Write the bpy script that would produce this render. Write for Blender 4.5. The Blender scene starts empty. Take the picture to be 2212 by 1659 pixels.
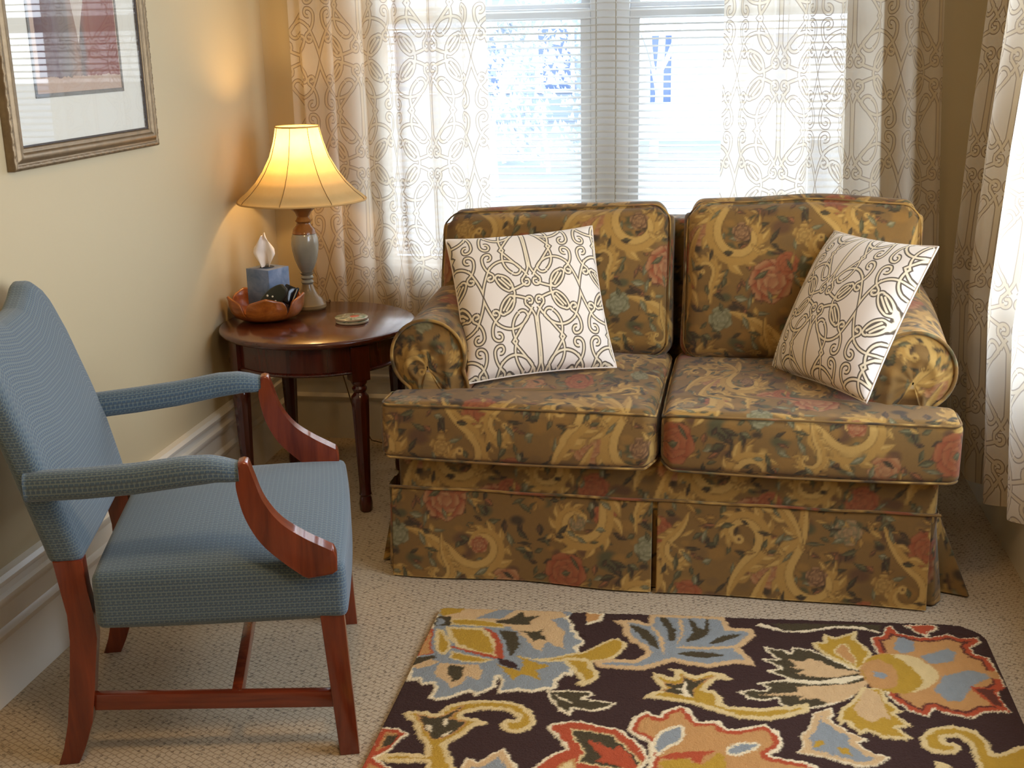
import bpy, bmesh, math, random
import numpy as np
from mathutils import Vector, Matrix

rnd = random.Random(7)
C = bpy.context.scene.collection
scene = bpy.context.scene
R = math.radians

# ---------------------------------------------------------------- camera
F_PX, YAW, PITCH, ROLL = 2600.0, 0.171, 0.276, -0.021
cam_d = bpy.data.cameras.new('camera')
cam = bpy.data.objects.new('camera', cam_d)
C.objects.link(cam)
_f = Vector((-math.sin(YAW)*math.cos(PITCH), math.cos(YAW)*math.cos(PITCH), -math.sin(PITCH)))
_r = Vector((math.cos(YAW), math.sin(YAW), 0))
_u = _r.cross(_f)
_r2 = _r*math.cos(ROLL) + _u*math.sin(ROLL)
_u2 = -_r*math.sin(ROLL) + _u*math.cos(ROLL)
cam.matrix_world = Matrix(((_r2.x, _u2.x, -_f.x, 1.666), (_r2.y, _u2.y, -_f.y, -4.397), (_r2.z, _u2.z, -_f.z, 1.5), (0, 0, 0, 1)))
cam_d.sensor_fit = 'HORIZONTAL'
cam_d.sensor_width = 36.0
cam_d.lens = 36.0*F_PX/2212.0
cam_d.clip_start = 0.05
cam_d.clip_end = 300
scene.camera = cam

# ---------------------------------------------------------------- sky, lamps, exposure
w = bpy.data.worlds.new('sky')
scene.world = w
w.use_nodes = True
nt = w.node_tree
nt.nodes.clear()
wo = nt.nodes.new('ShaderNodeOutputWorld')
bg = nt.nodes.new('ShaderNodeBackground')
tc = nt.nodes.new('ShaderNodeTexCoord')
sp = nt.nodes.new('ShaderNodeSeparateXYZ')
rp = nt.nodes.new('ShaderNodeValToRGB')
nt.links.new(tc.outputs['Generated'], sp.inputs[0])
nt.links.new(sp.outputs[2], rp.inputs[0])
rp.color_ramp.elements[0].position = 0.0
rp.color_ramp.elements[0].color = (0.84, 0.93, 1.04, 1)
rp.color_ramp.elements[1].position = 0.7
rp.color_ramp.elements[1].color = (0.68, 0.85, 1.10, 1)
nt.links.new(rp.outputs[0], bg.inputs[0])
bg.inputs[1].default_value = 23.0
nt.links.new(bg.outputs[0], wo.inputs[0])

def area(name, loc, rot, sx, sy, power, col, portal=False):
    d = bpy.data.lights.new(name, 'AREA')
    d.shape = 'RECTANGLE'
    d.size, d.size_y = sx, sy
    d.energy = power
    d.color = col
    if portal:
        d.cycles.is_portal = True
    o = bpy.data.objects.new(name, d)
    o.location = loc
    o.rotation_euler = rot
    C.objects.link(o)
    return o
# overcast daylight enters through the two windows (portals onto the sky)
area('window_daylight_portal', (1.275, 0.13, 1.44), (R(-90), 0, 0), 1.85, 1.66, 1, (1, 1, 1), True)
area('side_window_daylight_portal', (2.71, -1.75, 1.44), (0, R(90), 0), 1.66, 2.0, 1, (1, 1, 1), True)
# warm fitting on the ceiling in the middle of the room, behind the camera's view
ceil_l = area('ceiling_light', (1.25, -3.05, 2.5), (0, 0, 0), 0.34, 0.34, 50, (1.0, 0.65, 0.30))
ceil_l.data.shape = 'DISK'

vs = scene.view_settings
vs.view_transform = 'Standard'
vs.look = 'None'
vs.gamma = 1.0
vs.exposure = -1.5
vs.use_curve_mapping = False
scene.cycles.use_denoising = True
scene.cycles.max_bounces = 10
scene.cycles.diffuse_bounces = 5
scene.cycles.transmission_bounces = 6
scene.cycles.transparent_max_bounces = 12
scene.cycles.sample_clamp_indirect = 6.0
scene.cycles.caustics_reflective = False
scene.cycles.caustics_refractive = False

# ---------------------------------------------------------------- helpers
def srgb(r, g, b):
    f = lambda c: ((c/255.0)/12.92) if c/255.0 <= 0.04045 else (((c/255.0)+0.055)/1.055)**2.4
    return (f(r), f(g), f(b), 1.0)

def tag(o, label=None, cat=None, group=None, kind=None):
    if label: o['label'] = label
    if cat: o['category'] = cat
    if group: o['group'] = group
    if kind: o['kind'] = kind
    return o

def empty(name, loc, rz=0.0, label=None, cat=None, group=None):
    o = bpy.data.objects.new(name, None)
    o.empty_display_size = 0.05
    o.location = loc
    o.rotation_euler = (0, 0, rz)
    C.objects.link(o)
    return tag(o, label, cat, group)

def mesh_np(name, V, F, mat, parent=None, puv=None, tap=None, smooth=True, label=None):
    """V (n,3) array, F quads (m,4) array or list of faces."""
    me = bpy.data.meshes.new(name)
    V = np.asarray(V, dtype=np.float32)
    if isinstance(F, np.ndarray):
        m, k = F.shape
        me.vertices.add(len(V)); me.vertices.foreach_set('co', V.ravel())
        me.loops.add(m*k); me.loops.foreach_set('vertex_index', F.astype(np.int32).ravel())
        me.polygons.add(m)
        me.polygons.foreach_set('loop_start', np.arange(0, m*k, k, dtype=np.int32))
        me.polygons.foreach_set('loop_total', np.full(m, k, dtype=np.int32))
        me.update(calc_edges=True)
    else:
        me.from_pydata([tuple(map(float, v)) for v in V], [], [tuple(int(i) for i in f) for f in F])
    if smooth:
        me.polygons.foreach_set('use_smooth', np.ones(len(me.polygons), dtype=bool))
    if puv is not None:
        a = me.attributes.new('puv', 'FLOAT_VECTOR', 'POINT')
        P = np.zeros((len(V), 3), dtype=np.float32); P[:, :2] = np.asarray(puv)[:, :2]
        a.data.foreach_set('vector', P.ravel())
    if tap is not None:
        a = me.attributes.new('tap', 'FLOAT_COLOR', 'POINT')
        P = np.ones((len(V), 4), dtype=np.float32); P[:, :3] = tap
        a.data.foreach_set('color', P.ravel())
    me.validate()
    me.update()
    if mat is not None:
        me.materials.append(mat)
    o = bpy.data.objects.new(name, me)
    C.objects.link(o)
    if parent is not None:
        o.parent = parent
    if label: o['label'] = label
    return o

def bm_obj(name, bm, mat, parent=None, smooth=False, angle=None, label=None):
    bmesh.ops.recalc_face_normals(bm, faces=bm.faces)
    me = bpy.data.meshes.new(name)
    bm.to_mesh(me); bm.free()
    if smooth:
        me.polygons.foreach_set('use_smooth', np.ones(len(me.polygons), dtype=bool))
        if angle:
            me.set_sharp_from_angle(angle=R(angle))
    if mat is not None: me.materials.append(mat)
    o = bpy.data.objects.new(name, me)
    C.objects.link(o)
    if parent is not None: o.parent = parent
    if label: o['label'] = label
    return o

def bm_box(bm, x0, x1, y0, y1, z0, z1, bev=0.0, seg=2, mat=None):
    vs_ = [bm.verts.new(p) for p in ((x0,y0,z0),(x1,y0,z0),(x1,y1,z0),(x0,y1,z0),(x0,y0,z1),(x1,y0,z1),(x1,y1,z1),(x0,y1,z1))]
    fs = [bm.faces.new([vs_[i] for i in q]) for q in ((0,3,2,1),(4,5,6,7),(0,1,5,4),(1,2,6,5),(2,3,7,6),(3,0,4,7))]
    if bev > 0:
        es = list({e for f in fs for e in f.edges})
        bmesh.ops.bevel(bm, geom=es, offset=bev, segments=seg, profile=0.5, affect='EDGES')
    return bm

def box(name, x0, x1, y0, y1, z0, z1, mat, parent=None, bev=0.0, label=None):
    bm = bmesh.new(); bm_box(bm, x0, x1, y0, y1, z0, z1, bev)
    return bm_obj(name, bm, mat, parent, smooth=bev > 0, angle=40, label=label)

def bm_prism(bm, prof, plane, a0, a1, bev=0.0, seg=2):
    """closed polygon prof [(p,q)] extruded along the axis that 'plane' leaves out."""
    def P(p, q, a):
        return {'xz': (p, a, q), 'yz': (a, p, q), 'xy': (p, q, a)}[plane]
    A = [bm.verts.new(P(p, q, a0)) for p, q in prof]
    B = [bm.verts.new(P(p, q, a1)) for p, q in prof]
    n = len(prof)
    fs = [bm.faces.new(A), bm.faces.new(B[::-1])]
    for i in range(n):
        fs.append(bm.faces.new([A[i], B[i], B[(i+1) % n], A[(i+1) % n]]))
    if bev > 0:
        es = [e for f in fs[:2] for e in f.edges]
        bmesh.ops.bevel(bm, geom=es, offset=bev, segments=seg, profile=0.5, affect='EDGES')
    return bm

def prism(name, prof, plane, a0, a1, mat, parent=None, bev=0.0, smooth=True, angle=35, label=None):
    bm = bmesh.new(); bm_prism(bm, prof, plane, a0, a1, bev)
    return bm_obj(name, bm, mat, parent, smooth=smooth, angle=angle, label=label)

def lathe(name, prof, mat, parent=None, seg=64, loc=(0, 0, 0), closed_top=True, flute=None, smooth=True, label=None):
    V, F = [], []
    n = len(prof)
    for (r, z) in prof:
        for k in range(seg):
            a = 2*math.pi*k/seg
            rr = r
            if flute: rr = r*flute(a, z)
            V.append((loc[0]+rr*math.cos(a), loc[1]+rr*math.sin(a), loc[2]+z))
    for i in range(n-1):
        for k in range(seg):
            k2 = (k+1) % seg
            F.append((i*seg+k, i*seg+k2, (i+1)*seg+k2, (i+1)*seg+k))
    if closed_top:
        F.append(tuple(range(seg))[::-1]); F.append(tuple((n-1)*seg+k for k in range(seg)))
    o = mesh_np(name, np.array(V), F, mat, parent, smooth=smooth, label=label)
    if smooth: o.data.set_sharp_from_angle(angle=R(38))
    return o

def tube_arr(P, rad, seg=8, closed=False):
    P = np.asarray(P, float); n = len(P)
    if closed: T = np.roll(P, -1, 0)-np.roll(P, 1, 0)
    else: T = np.gradient(P, axis=0)
    T /= np.linalg.norm(T, axis=1)[:, None]+1e-12
    up = np.array([0, 0, 1.0]) if abs(T[0][2]) < 0.9 else np.array([1.0, 0, 0])
    N = np.cross(T[0], up); N /= np.linalg.norm(N)
    Vv = np.zeros((n, seg, 3))
    rad = np.broadcast_to(rad, (n,))
    for i in range(n):
        N = N-T[i]*(N@T[i]); N /= np.linalg.norm(N)
        B = np.cross(T[i], N)
        for k in range(seg):
            a = 2*math.pi*k/seg
            Vv[i, k] = P[i]+rad[i]*(math.cos(a)*N+math.sin(a)*B)
    F = []
    for i in range(n if closed else n-1):
        j = (i+1) % n
        for k in range(seg):
            k2 = (k+1) % seg
            F.append((i*seg+k, i*seg+k2, j*seg+k2, j*seg+k))
    return Vv.reshape(-1, 3), np.array(F)

def tube(name, P, rad, mat, parent=None, seg=8, closed=False, label=None, tapf=None, uvf=None):
    V, F = tube_arr(P, rad, seg, closed)
    return mesh_np(name, V, F, mat, parent, tap=tapf(V) if tapf else None, puv=uvf(V) if uvf else None, label=label)

def merge(parts):
    Vs, Fs, o = [], [], 0
    for V, F in parts:
        Vs.append(V); Fs.append(np.asarray(F)+o); o += len(V)
    return np.concatenate(Vs), np.concatenate(Fs)

def smooth01(x):
    x = np.clip(x, 0, 1); return x*x*(3-2*x)

def rbox(a, b, c, r, h, puff=(0, 0, 0), pexp=1.0):
    """rounded box, half sizes a,b,c, corner radius r, grid step h. Returns V, F, N0 (unit box coords), UV metres.
    puff = outward crown of the x, y, z faces."""
    dims = (a, b, c)
    allV, allF, allUV, off = [], [], [], 0
    for ax in range(3):
        u, v = [(1, 2), (0, 2), (0, 1)][ax]
        nu, nv = max(4, int(round(2*dims[u]/h))), max(4, int(round(2*dims[v]/h)))
        U, Vv = np.meshgrid(np.linspace(-1, 1, nu+1), np.linspace(-1, 1, nv+1), indexing='ij')
        for s in (-1, 1):
            P = np.zeros(U.shape+(3,)); P[..., ax] = s; P[..., u] = U; P[..., v] = Vv
            idx = np.arange(U.size).reshape(U.shape)
            q = np.stack([idx[:-1, :-1], idx[1:, :-1], idx[1:, 1:], idx[:-1, 1:]], -1).reshape(-1, 4)
            flip = (s == 1) == (ax == 1)
            if flip: q = q[:, ::-1]
            allV.append(P.reshape(-1, 3)); allF.append(q+off); off += U.size
            uv = np.stack([U*dims[u], Vv*dims[v]], -1).reshape(-1, 2)
            if ax == 2: uv[:, 1] += s*(dims[1]+dims[2])          # continue the cloth round the top edge
            if ax == 1: uv[:, 1] *= 1
            if ax == 0: uv[:, 0] = uv[:, 0]+s*(dims[0]+dims[1])
            allUV.append(uv)
    V = np.concatenate(allV); F = np.concatenate(allF); UV = np.concatenate(allUV)
    key = np.round(V*1e5).astype(np.int64)
    _, first, inv = np.unique(key, axis=0, return_index=True, return_inverse=True)
    inv = inv.ravel()
    V = V[first]; UV = UV[first]; F = inv[F]
    D = np.array(dims)
    P = V*D
    core = np.clip(P, -(D-r), D-r)
    d = P-core
    L = np.linalg.norm(d, axis=1)
    out = P.copy(); m = L > 1e-9
    out[m] = core[m]+d[m]/L[m][:, None]*r
    for ax in range(3):
        if puff[ax]:
            o1, o2 = [k for k in range(3) if k != ax]
            g = (np.clip(1-np.abs(V[:, o1])**2.2, 0, 1)*np.clip(1-np.abs(V[:, o2])**2.2, 0, 1))**pexp
            out[:, ax] += np.sign(V[:, ax])*(np.abs(V[:, ax]) > 0.02)*puff[ax]*g*np.abs(V[:, ax])
    return out, F, V, UV

def grid_faces(n, m, closed_u=False, closed_v=False):
    I = np.arange(n*m).reshape(n, m)
    if closed_u: I = np.concatenate([I, I[:1]], 0)
    if closed_v: I = np.concatenate([I, I[:, :1]], 1)
    return np.stack([I[:-1, :-1], I[1:, :-1], I[1:, 1:], I[:-1, 1:]], -1).reshape(-1, 4)

def wav(P, seeds, amp, freq):
    """cheap smooth noise from a few sines"""
    r_ = np.random.RandomState(seeds); out = np.zeros(len(P))
    for k in range(6):
        d = r_.randn(3); d /= np.linalg.norm(d)
        out += np.sin(P@d*freq*(0.6+r_.rand())+r_.rand()*6.28)
    return out*amp/2.4

# ---------------------------------------------------------------- node helpers / materials
class NB:
    def __init__(s, name):
        s.m = bpy.data.materials.new(name); s.m.use_nodes = True
        s.t = s.m.node_tree; s.t.nodes.clear()
        s.out = s.t.nodes.new('ShaderNodeOutputMaterial')
    def n(s, typ, **kw):
        x = s.t.nodes.new(typ)
        for k, v in kw.items(): setattr(x, k, v)
        return x
    def put(s, sock, v):
        if isinstance(v, bpy.types.NodeSocket): s.t.links.new(v, sock)
        elif v is not None: sock.default_value = v
    def math(s, op, a, b=None, c=None, clamp=False):
        x = s.n('ShaderNodeMath', operation=op); x.use_clamp = clamp
        s.put(x.inputs[0], a); s.put(x.inputs[1], b)
        if c is not None: s.put(x.inputs[2], c)
        return x.outputs[0]
    def vmath(s, op, a, b=None):
        x = s.n('ShaderNodeVectorMath', operation=op)
        s.put(x.inputs[0], a); s.put(x.inputs[1], b)
        return x.outputs['Value'] if op in ('LENGTH', 'DISTANCE', 'DOT_PRODUCT') else x.outputs[0]
    def mix(s, f, a, b, mode='MIX'):
        x = s.n('ShaderNodeMix', data_type='RGBA', blend_type=mode)
        s.put(x.inputs[0], f); s.put(x.inputs[6], a); s.put(x.inputs[7], b)
        return x.outputs[2]
    def ramp(s, f, stops, interp='LINEAR'):
        x = s.n('ShaderNodeValToRGB'); x.color_ramp.interpolation = interp
        e = x.color_ramp.elements
        while len(e) < len(stops): e.new(0.5)
        for k, (p, c) in enumerate(stops): e[k].position = p; e[k].color = c
        s.put(x.inputs[0], f); return x.outputs[0]
    def coord(s, which='Object'):
        return s.n('ShaderNodeTexCoord').outputs[which]
    def attr(s, name, out='Vector'):
        x = s.n('ShaderNodeAttribute'); x.attribute_name = name; return x.outputs[out]
    def mapping(s, v, loc=(0, 0, 0), rot=(0, 0, 0), sc=(1, 1, 1), typ='POINT'):
        x = s.n('ShaderNodeMapping', vector_type=typ); s.put(x.inputs[0], v)
        x.inputs[1].default_value = loc; x.inputs[2].default_value = rot; x.inputs[3].default_value = sc
        return x.outputs[0]
    def noise(s, v, scale, detail=3, rough=0.5, dist=0.0, out=0):
        x = s.n('ShaderNodeTexNoise'); s.put(x.inputs['Vector'], v); x.inputs['Scale'].default_value = scale
        x.inputs['Detail'].default_value = detail; x.inputs['Roughness'].default_value = rough; x.inputs['Distortion'].default_value = dist
        return x.outputs[out]
    def voro(s, v, scale, feature='F1', out=0, rand=1.0):
        x = s.n('ShaderNodeTexVoronoi', feature=feature); s.put(x.inputs['Vector'], v); x.inputs['Scale'].default_value = scale
        x.inputs['Randomness'].default_value = rand
        return x.outputs[out]
    def bump(s, h, strength=0.3, dist=0.01):
        x = s.n('ShaderNodeBump'); s.put(x.inputs['Height'], h); x.inputs['Strength'].default_value = strength
        x.inputs['Distance'].default_value = dist; return x.outputs[0]
    def bsdf(s, col, rough=0.6, bump=None, **kw):
        x = s.n('ShaderNodeBsdfPrincipled'); s.put(x.inputs['Base Color'], col); s.put(x.inputs['Roughness'], rough)
        if bump is not None: s.put(x.inputs['Normal'], bump)
        for k, v in kw.items(): s.put(x.inputs[k.replace('_', ' ')], v)
        return x.outputs[0]
    def done(s, sh): s.t.links.new(sh, s.out.inputs[0]); return s.m

def plain(name, col, rough=0.5, var=0.06, scale=8, **kw):
    b = NB(name); n_ = b.noise(b.coord(), scale, 4)
    c2 = tuple(max(0, c*(1-var)) for c in col[:3])+(1,); c1 = tuple(min(1, c*(1+var)) for c in col[:3])+(1,)
    return b.done(b.bsdf(b.mix(n_, c2, c1), rough, **kw))

def wood(name, dark, light, scale=1.0, rough=0.28, axis=2, coat=0.4):
    b = NB(name); o = b.coord()
    sc = [14, 14, 14]; sc[axis] = 1.2
    v = b.mapping(o, sc=tuple(k*scale for k in sc))
    n1 = b.noise(v, 1.6, 6, 0.6, 1.2)
    v2 = b.mapping(o, sc=tuple(k*scale*4 for k in sc)); n2 = b.noise(v2, 2.0, 3)
    f = b.math('ADD', b.math('MULTIPLY', n1, 0.8), b.math('MULTIPLY', n2, 0.25))
    col = b.ramp(f, [(0.3, dark), (0.72, light)])
    return b.done(b.bsdf(col, rough, b.bump(f, 0.05, 0.002), Coat_Weight=coat, Coat_Roughness=0.12))

# --- scrolled line pattern of curtains and cushions (symmetric interlace drawn with node arithmetic)
ARCS = [(-0.931, -0.571, 2.313, 0.92, 0.391, 0.983), (0.652, 0.307, 0.511, -0.152, 0.988, 0.556), (0.356, 0.571, 0.133, -0.566, -0.824, 0.256), (0.188, 0.857, 0.46, 0.993, -0.116, 0.671), (-1.215, 1.297, 1.585, 0.847, -0.532, 0.998), (0.656, 0.821, 0.668, -0.865, -0.501, 0.927), (0.134, 0.248, 0.107, 0.856, -0.517, 0.261), (0.132, 0.222, 0.082, -0.997, -0.083, 0.303), (0.413, 0.522, 0.507, 0.814, -0.58, 0.882), (0.832, 0.397, 0.078, 0.513, 0.858, 0.488), (0.843, 0.135, 0.328, -0.8, 0.6, 0.711), (0.598, 0.143, 0.087, -0.407, -0.913, 0.567), (0.935, 1.957, 1.929, -0.287, -0.958, 0.992), (1.022, 0.965, 0.084, -0.924, -0.383, 0.061), (1.022, 0.893, 0.151, 0.553, 0.833, 0.522), (0.758, 0.874, 0.414, 0.9, -0.436, 0.855), (1.032, 0.451, 0.09, -0.91, -0.414, 0.071), (1.055, 0.412, 0.045, 0.947, 0.32, 0.04), (1.115, 0.682, 0.237, -0.361, -0.933, 0.994)]
SEGS = [(0.71, 1.137, 0.141, 0.477), (0.081, 0.286, 0.138, 0.284), (0.517, 0.218, 0.476, -0.005), (0.825, 0.376, 0.611, 0.124), (0.748, 0.392, 0.559, 0.174)]
def scroll_lines(b, uv, unit, thick=0.013, halfw=0.032):
    """uv in metres -> (line factor, ribbon factor)"""
    v = b.vmath('MULTIPLY', uv, (1/(unit*0.87), 1/unit, 0))
    sx = b.n('ShaderNodeSeparateXYZ'); b.put(sx.inputs[0], v)
    CW, CH = 1.28, 1.10
    fx = b.math('PINGPONG', sx.outputs[0], CW); fy = b.math('PINGPONG', sx.outputs[1], CH)
    cb = b.n('ShaderNodeCombineXYZ'); b.put(cb.inputs[0], fx); b.put(cb.inputs[1], fy)
    P = cb.outputs[0]
    ds = []
    for (cx, cy, r_, mx, my, cs) in ARCS:
        q = b.vmath('SUBTRACT', P, (cx, cy, 0)); l_ = b.vmath('LENGTH', q)
        off = b.math('LESS_THAN', b.vmath('DOT_PRODUCT', q, (mx, my, 0)), b.math('MULTIPLY', l_, cs))
        ds.append(b.math('MULTIPLY_ADD', off, 5.0, b.math('ABSOLUTE', b.math('SUBTRACT', l_, r_))))
    for (x0, y0, x1, y1) in SEGS+[(0.028, 0.60, 0.020, 1.10)]:
        L = math.hypot(x1-x0, y1-y0); ang = math.atan2(y1-y0, x1-x0)
        q = b.mapping(P, ((x0+x1)/2, (y0+y1)/2, 0), (0, 0, ang), (1, 1, 1), 'TEXTURE')
        s_ = b.n('ShaderNodeSeparateXYZ'); b.put(s_.inputs[0], q)
        e = b.math('MAXIMUM', b.math('SUBTRACT', b.math('ABSOLUTE', s_.outputs[0]), L/2), 0.0)
        ds.append(b.math('SQRT', b.math('MULTIPLY_ADD', e, e, b.math('MULTIPLY', s_.outputs[1], s_.outputs[1]))))
    d = ds[0]
    for k in ds[1:]: d = b.math('MINIMUM', d, k)
    line = b.math('SUBTRACT', thick*1.35, b.math('ABSOLUTE', b.math('SUBTRACT', d, halfw)))
    line = b.math('MULTIPLY', line, 1/(thick*0.7), clamp=True)
    rib = b.math('LESS_THAN', d, halfw)
    return line, rib

def curtain_mat():
    b = NB('curtain_cloth')
    uv = b.attr('puv')
    line, rib = scroll_lines(b, uv, 0.168, 0.0105, 0.036)
    weave = b.noise(b.vmath('MULTIPLY', uv, (900, 900, 0)), 1.0, 2)
    base = b.mix(rib, srgb(238, 226, 205), srgb(232, 214, 180))
    base = b.mix(b.math('MULTIPLY', weave, 0.12), base, srgb(200, 185, 160))
    col = b.mix(b.math('MULTIPLY', line, 0.75), base, srgb(104, 76, 48))
    d = b.n('ShaderNodeBsdfDiffuse'); b.put(d.inputs[0], col)
    t = b.n('ShaderNodeBsdfTranslucent'); b.put(t.inputs[0], b.mix(0.25, col, srgb(255, 246, 236)))
    ms = b.n('ShaderNodeMixShader'); ms.inputs[0].default_value = 0.66
    b.t.links.new(d.outputs[0], ms.inputs[1]); b.t.links.new(t.outputs[0], ms.inputs[2])
    tr = b.n('ShaderNodeBsdfTransparent'); m2 = b.n('ShaderNodeMixShader')
    b.put(m2.inputs[0], b.math('MULTIPLY', b.math('SUBTRACT', 1.0, line), 0.2))   # open weave between the printed lines
    b.t.links.new(ms.outputs[0], m2.inputs[1]); b.t.links.new(tr.outputs[0], m2.inputs[2])
    return b.done(m2.outputs[0])

def cushion_mat():
    b = NB('scroll_cushion_cloth')
    uv = b.attr('puv')
    line, rib = scroll_lines(b, uv, 0.127, 0.0150, 0.037)
    side = b.attr('front', 'Fac')
    line = b.math('MULTIPLY', line, side)
    weave = b.noise(b.vmath('MULTIPLY', uv, (700, 700, 0)), 1.0, 2)
    base = b.mix(b.math('MULTIPLY', rib, side), srgb(240, 228, 214), srgb(238, 222, 190))
    col = b.mix(b.math('MULTIPLY', line, 0.92), base, srgb(58, 40, 18))
    return b.done(b.bsdf(col, 0.9, b.bump(weave, 0.25, 0.001), Sheen_Weight=0.2))

def wall_mat(name, col):
    b = NB(name); o = b.coord()
    n1 = b.noise(o, 140, 3); n2 = b.noise(o, 1.5, 2)
    c = b.mix(b.math('MULTIPLY', n2, 0.10), col, tuple(k*0.9 for k in col[:3])+(1,))
    return b.done(b.bsdf(c, 0.55, b.bump(n1, 0.06, 0.001)))

def carpet_mat():
    b = NB('loop_carpet'); o = b.coord()
    o2 = b.mapping(o, rot=(0, 0, R(28)))
    wob = b.noise(o2, 30, 3, out=1)
    v = b.vmath('ADD', o2, b.vmath('MULTIPLY', b.vmath('SUBTRACT', wob, (0.5, 0.5, 0.5)), (0.012, 0.012, 0)))
    br = b.n('ShaderNodeTexBrick'); b.put(br.inputs['Vector'], v)
    br.inputs['Scale'].default_value = 1.0
    br.inputs['Brick Width'].default_value = 0.019; br.inputs['Row Height'].default_value = 0.0135
    br.inputs['Mortar Size'].default_value = 0.0016; br.inputs['Mortar Smooth'].default_value = 0.7
    br.inputs['Color1'].default_value = (1, 1, 1, 1); br.inputs['Color2'].default_value = (0.8, 0.8, 0.8, 1)
    br.inputs['Mortar'].default_value = (0, 0, 0, 1)
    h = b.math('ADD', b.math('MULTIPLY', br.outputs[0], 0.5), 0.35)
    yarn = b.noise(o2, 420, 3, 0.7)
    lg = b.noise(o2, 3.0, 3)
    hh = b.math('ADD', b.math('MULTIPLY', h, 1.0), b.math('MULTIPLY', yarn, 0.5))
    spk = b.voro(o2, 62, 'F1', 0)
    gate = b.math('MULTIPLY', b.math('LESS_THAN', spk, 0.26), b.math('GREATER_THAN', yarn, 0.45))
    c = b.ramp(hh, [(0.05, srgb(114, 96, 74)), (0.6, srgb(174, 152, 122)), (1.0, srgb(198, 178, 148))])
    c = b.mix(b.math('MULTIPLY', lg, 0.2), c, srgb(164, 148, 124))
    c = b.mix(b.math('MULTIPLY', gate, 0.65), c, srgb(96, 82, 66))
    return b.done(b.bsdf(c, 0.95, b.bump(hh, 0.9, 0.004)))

def chair_mat():
    b = NB('blue_chair_cloth'); uv = b.attr('puv')
    # rows of small hexagonal bars woven in two tones
    v = b.vmath('MULTIPLY', uv, (1/0.0105, 1/0.0125, 0))
    br = b.n('ShaderNodeTexBrick'); b.put(br.inputs['Vector'], v)
    br.inputs['Scale'].default_value = 1.0
    br.inputs['Brick Width'].default_value = 1.0; br.inputs['Row Height'].default_value = 0.5
    br.inputs['Mortar Size'].default_value = 0.13; br.inputs['Mortar Smooth'].default_value = 0.6
    f = br.outputs[1]
    dots = b.voro(v, 1.0, 'F1', 0, 0.0)
    n_ = b.noise(uv, 900, 2)
    s1 = b.math('ADD', b.math('MULTIPLY', f, 0.75), b.math('MULTIPLY', n_, 0.35))
    c = b.ramp(s1, [(0.12, srgb(62, 86, 108)), (0.75, srgb(102, 117, 120))])
    c = b.mix(b.math('MULTIPLY', b.math('LESS_THAN', dots, 0.25), 0.55), c, srgb(52, 68, 86))
    return b.done(b.bsdf(c, 0.8, b.bump(s1, 0.35, 0.002), Sheen_Weight=0.25))

def tap_mat():
    b = NB('tapestry_cloth'); c = b.attr('tap', 'Color'); o = b.coord()
    n1 = b.noise(b.mapping(o, sc=(1, 1, 1.6)), 520, 2, 0.6); n2 = b.noise(o, 90, 3)
    m = b.math('ADD', b.math('MULTIPLY', n1, 0.55), b.math('MULTIPLY', n2, 0.35))
    c = b.mix(b.math('MULTIPLY', m, 0.42), c, (0.03, 0.02, 0.006, 1))
    return b.done(b.bsdf(c, 0.88, b.bump(m, 0.25, 0.002), Sheen_Weight=0.15))

def rug_mat():
    b = NB('hooked_wool'); c = b.attr('tap', 'Color'); o = b.coord()
    v = b.voro(o, 260, 'F1', 0); n_ = b.noise(o, 380, 3, 0.7); n2 = b.noise(b.mapping(o, sc=(1, 0.5, 1)), 60, 3)
    h = b.math('SUBTRACT', n_, b.math('MULTIPLY', v, 0.6))
    c = b.mix(b.math('MULTIPLY', b.math('ADD', b.math('MULTIPLY', n_, 0.5), b.math('MULTIPLY', n2, 0.5)), 0.72), c, b.vmath('MULTIPLY', c, (0.48, 0.46, 0.42)))
    return b.done(b.bsdf(c, 0.95, b.bump(h, 0.55, 0.004)))

def emis_mat(name, col, s):
    b = NB(name); e = b.n('ShaderNodeEmission'); e.inputs[0].default_value = col; e.inputs[1].default_value = s
    return b.done(e.outputs[0])

def glass_mat(name, refl=1.0, tint=(1, 1, 1, 1)):
    b = NB(name)
    t = b.n('ShaderNodeBsdfTransparent'); t.inputs[0].default_value = tint
    g = b.n('ShaderNodeBsdfGlossy'); g.inputs['Roughness'].default_value = 0.02
    fr = b.n('ShaderNodeFresnel'); fr.inputs[0].default_value = 1.5
    ms = b.n('ShaderNodeMixShader'); bf = b.n('ShaderNodeNewGeometry').outputs['Backfacing']
    b.put(ms.inputs[0], b.math('MULTIPLY', b.math('MULTIPLY', fr.outputs[0], b.math('SUBTRACT', 1.0, bf)), refl, clamp=True))
    b.t.links.new(t.outputs[0], ms.inputs[1]); b.t.links.new(g.outputs[0], ms.inputs[2])
    return b.done(ms.outputs[0])

WALL = srgb(194, 178, 143)
m_wall = wall_mat('cream_wall_paint', WALL)
m_trim = plain('white_gloss_paint', srgb(226, 220, 206), 0.35, 0.02)
m_ceil = plain('ceiling_paint', srgb(210, 202, 184), 0.7, 0.02)
m_carpet = carpet_mat()
m_curt = curtain_mat()
m_cush = cushion_mat()
m_chair = chair_mat()
m_tap = tap_mat()
m_rug = rug_mat()
m_cherry = wood('cherry_wood', srgb(78, 26, 12), srgb(132, 56, 28), 1.0, 0.22)
m_cherry_h = wood('cherry_wood_rail', srgb(78, 26, 12), srgb(132, 56, 28), 1.0, 0.22, 0)
m_mahog = wood('mahogany', srgb(42, 12, 7), srgb(84, 30, 17), 0.9, 0.2)
m_mahog_top = wood('mahogany_top', srgb(52, 20, 11), srgb(98, 44, 26), 0.6, 0.22, 0, 0.6)
m_bowl = wood('orange_turned_wood', srgb(126, 60, 14), srgb(188, 108, 40), 1.3, 0.3, 0, 0.5)
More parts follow.
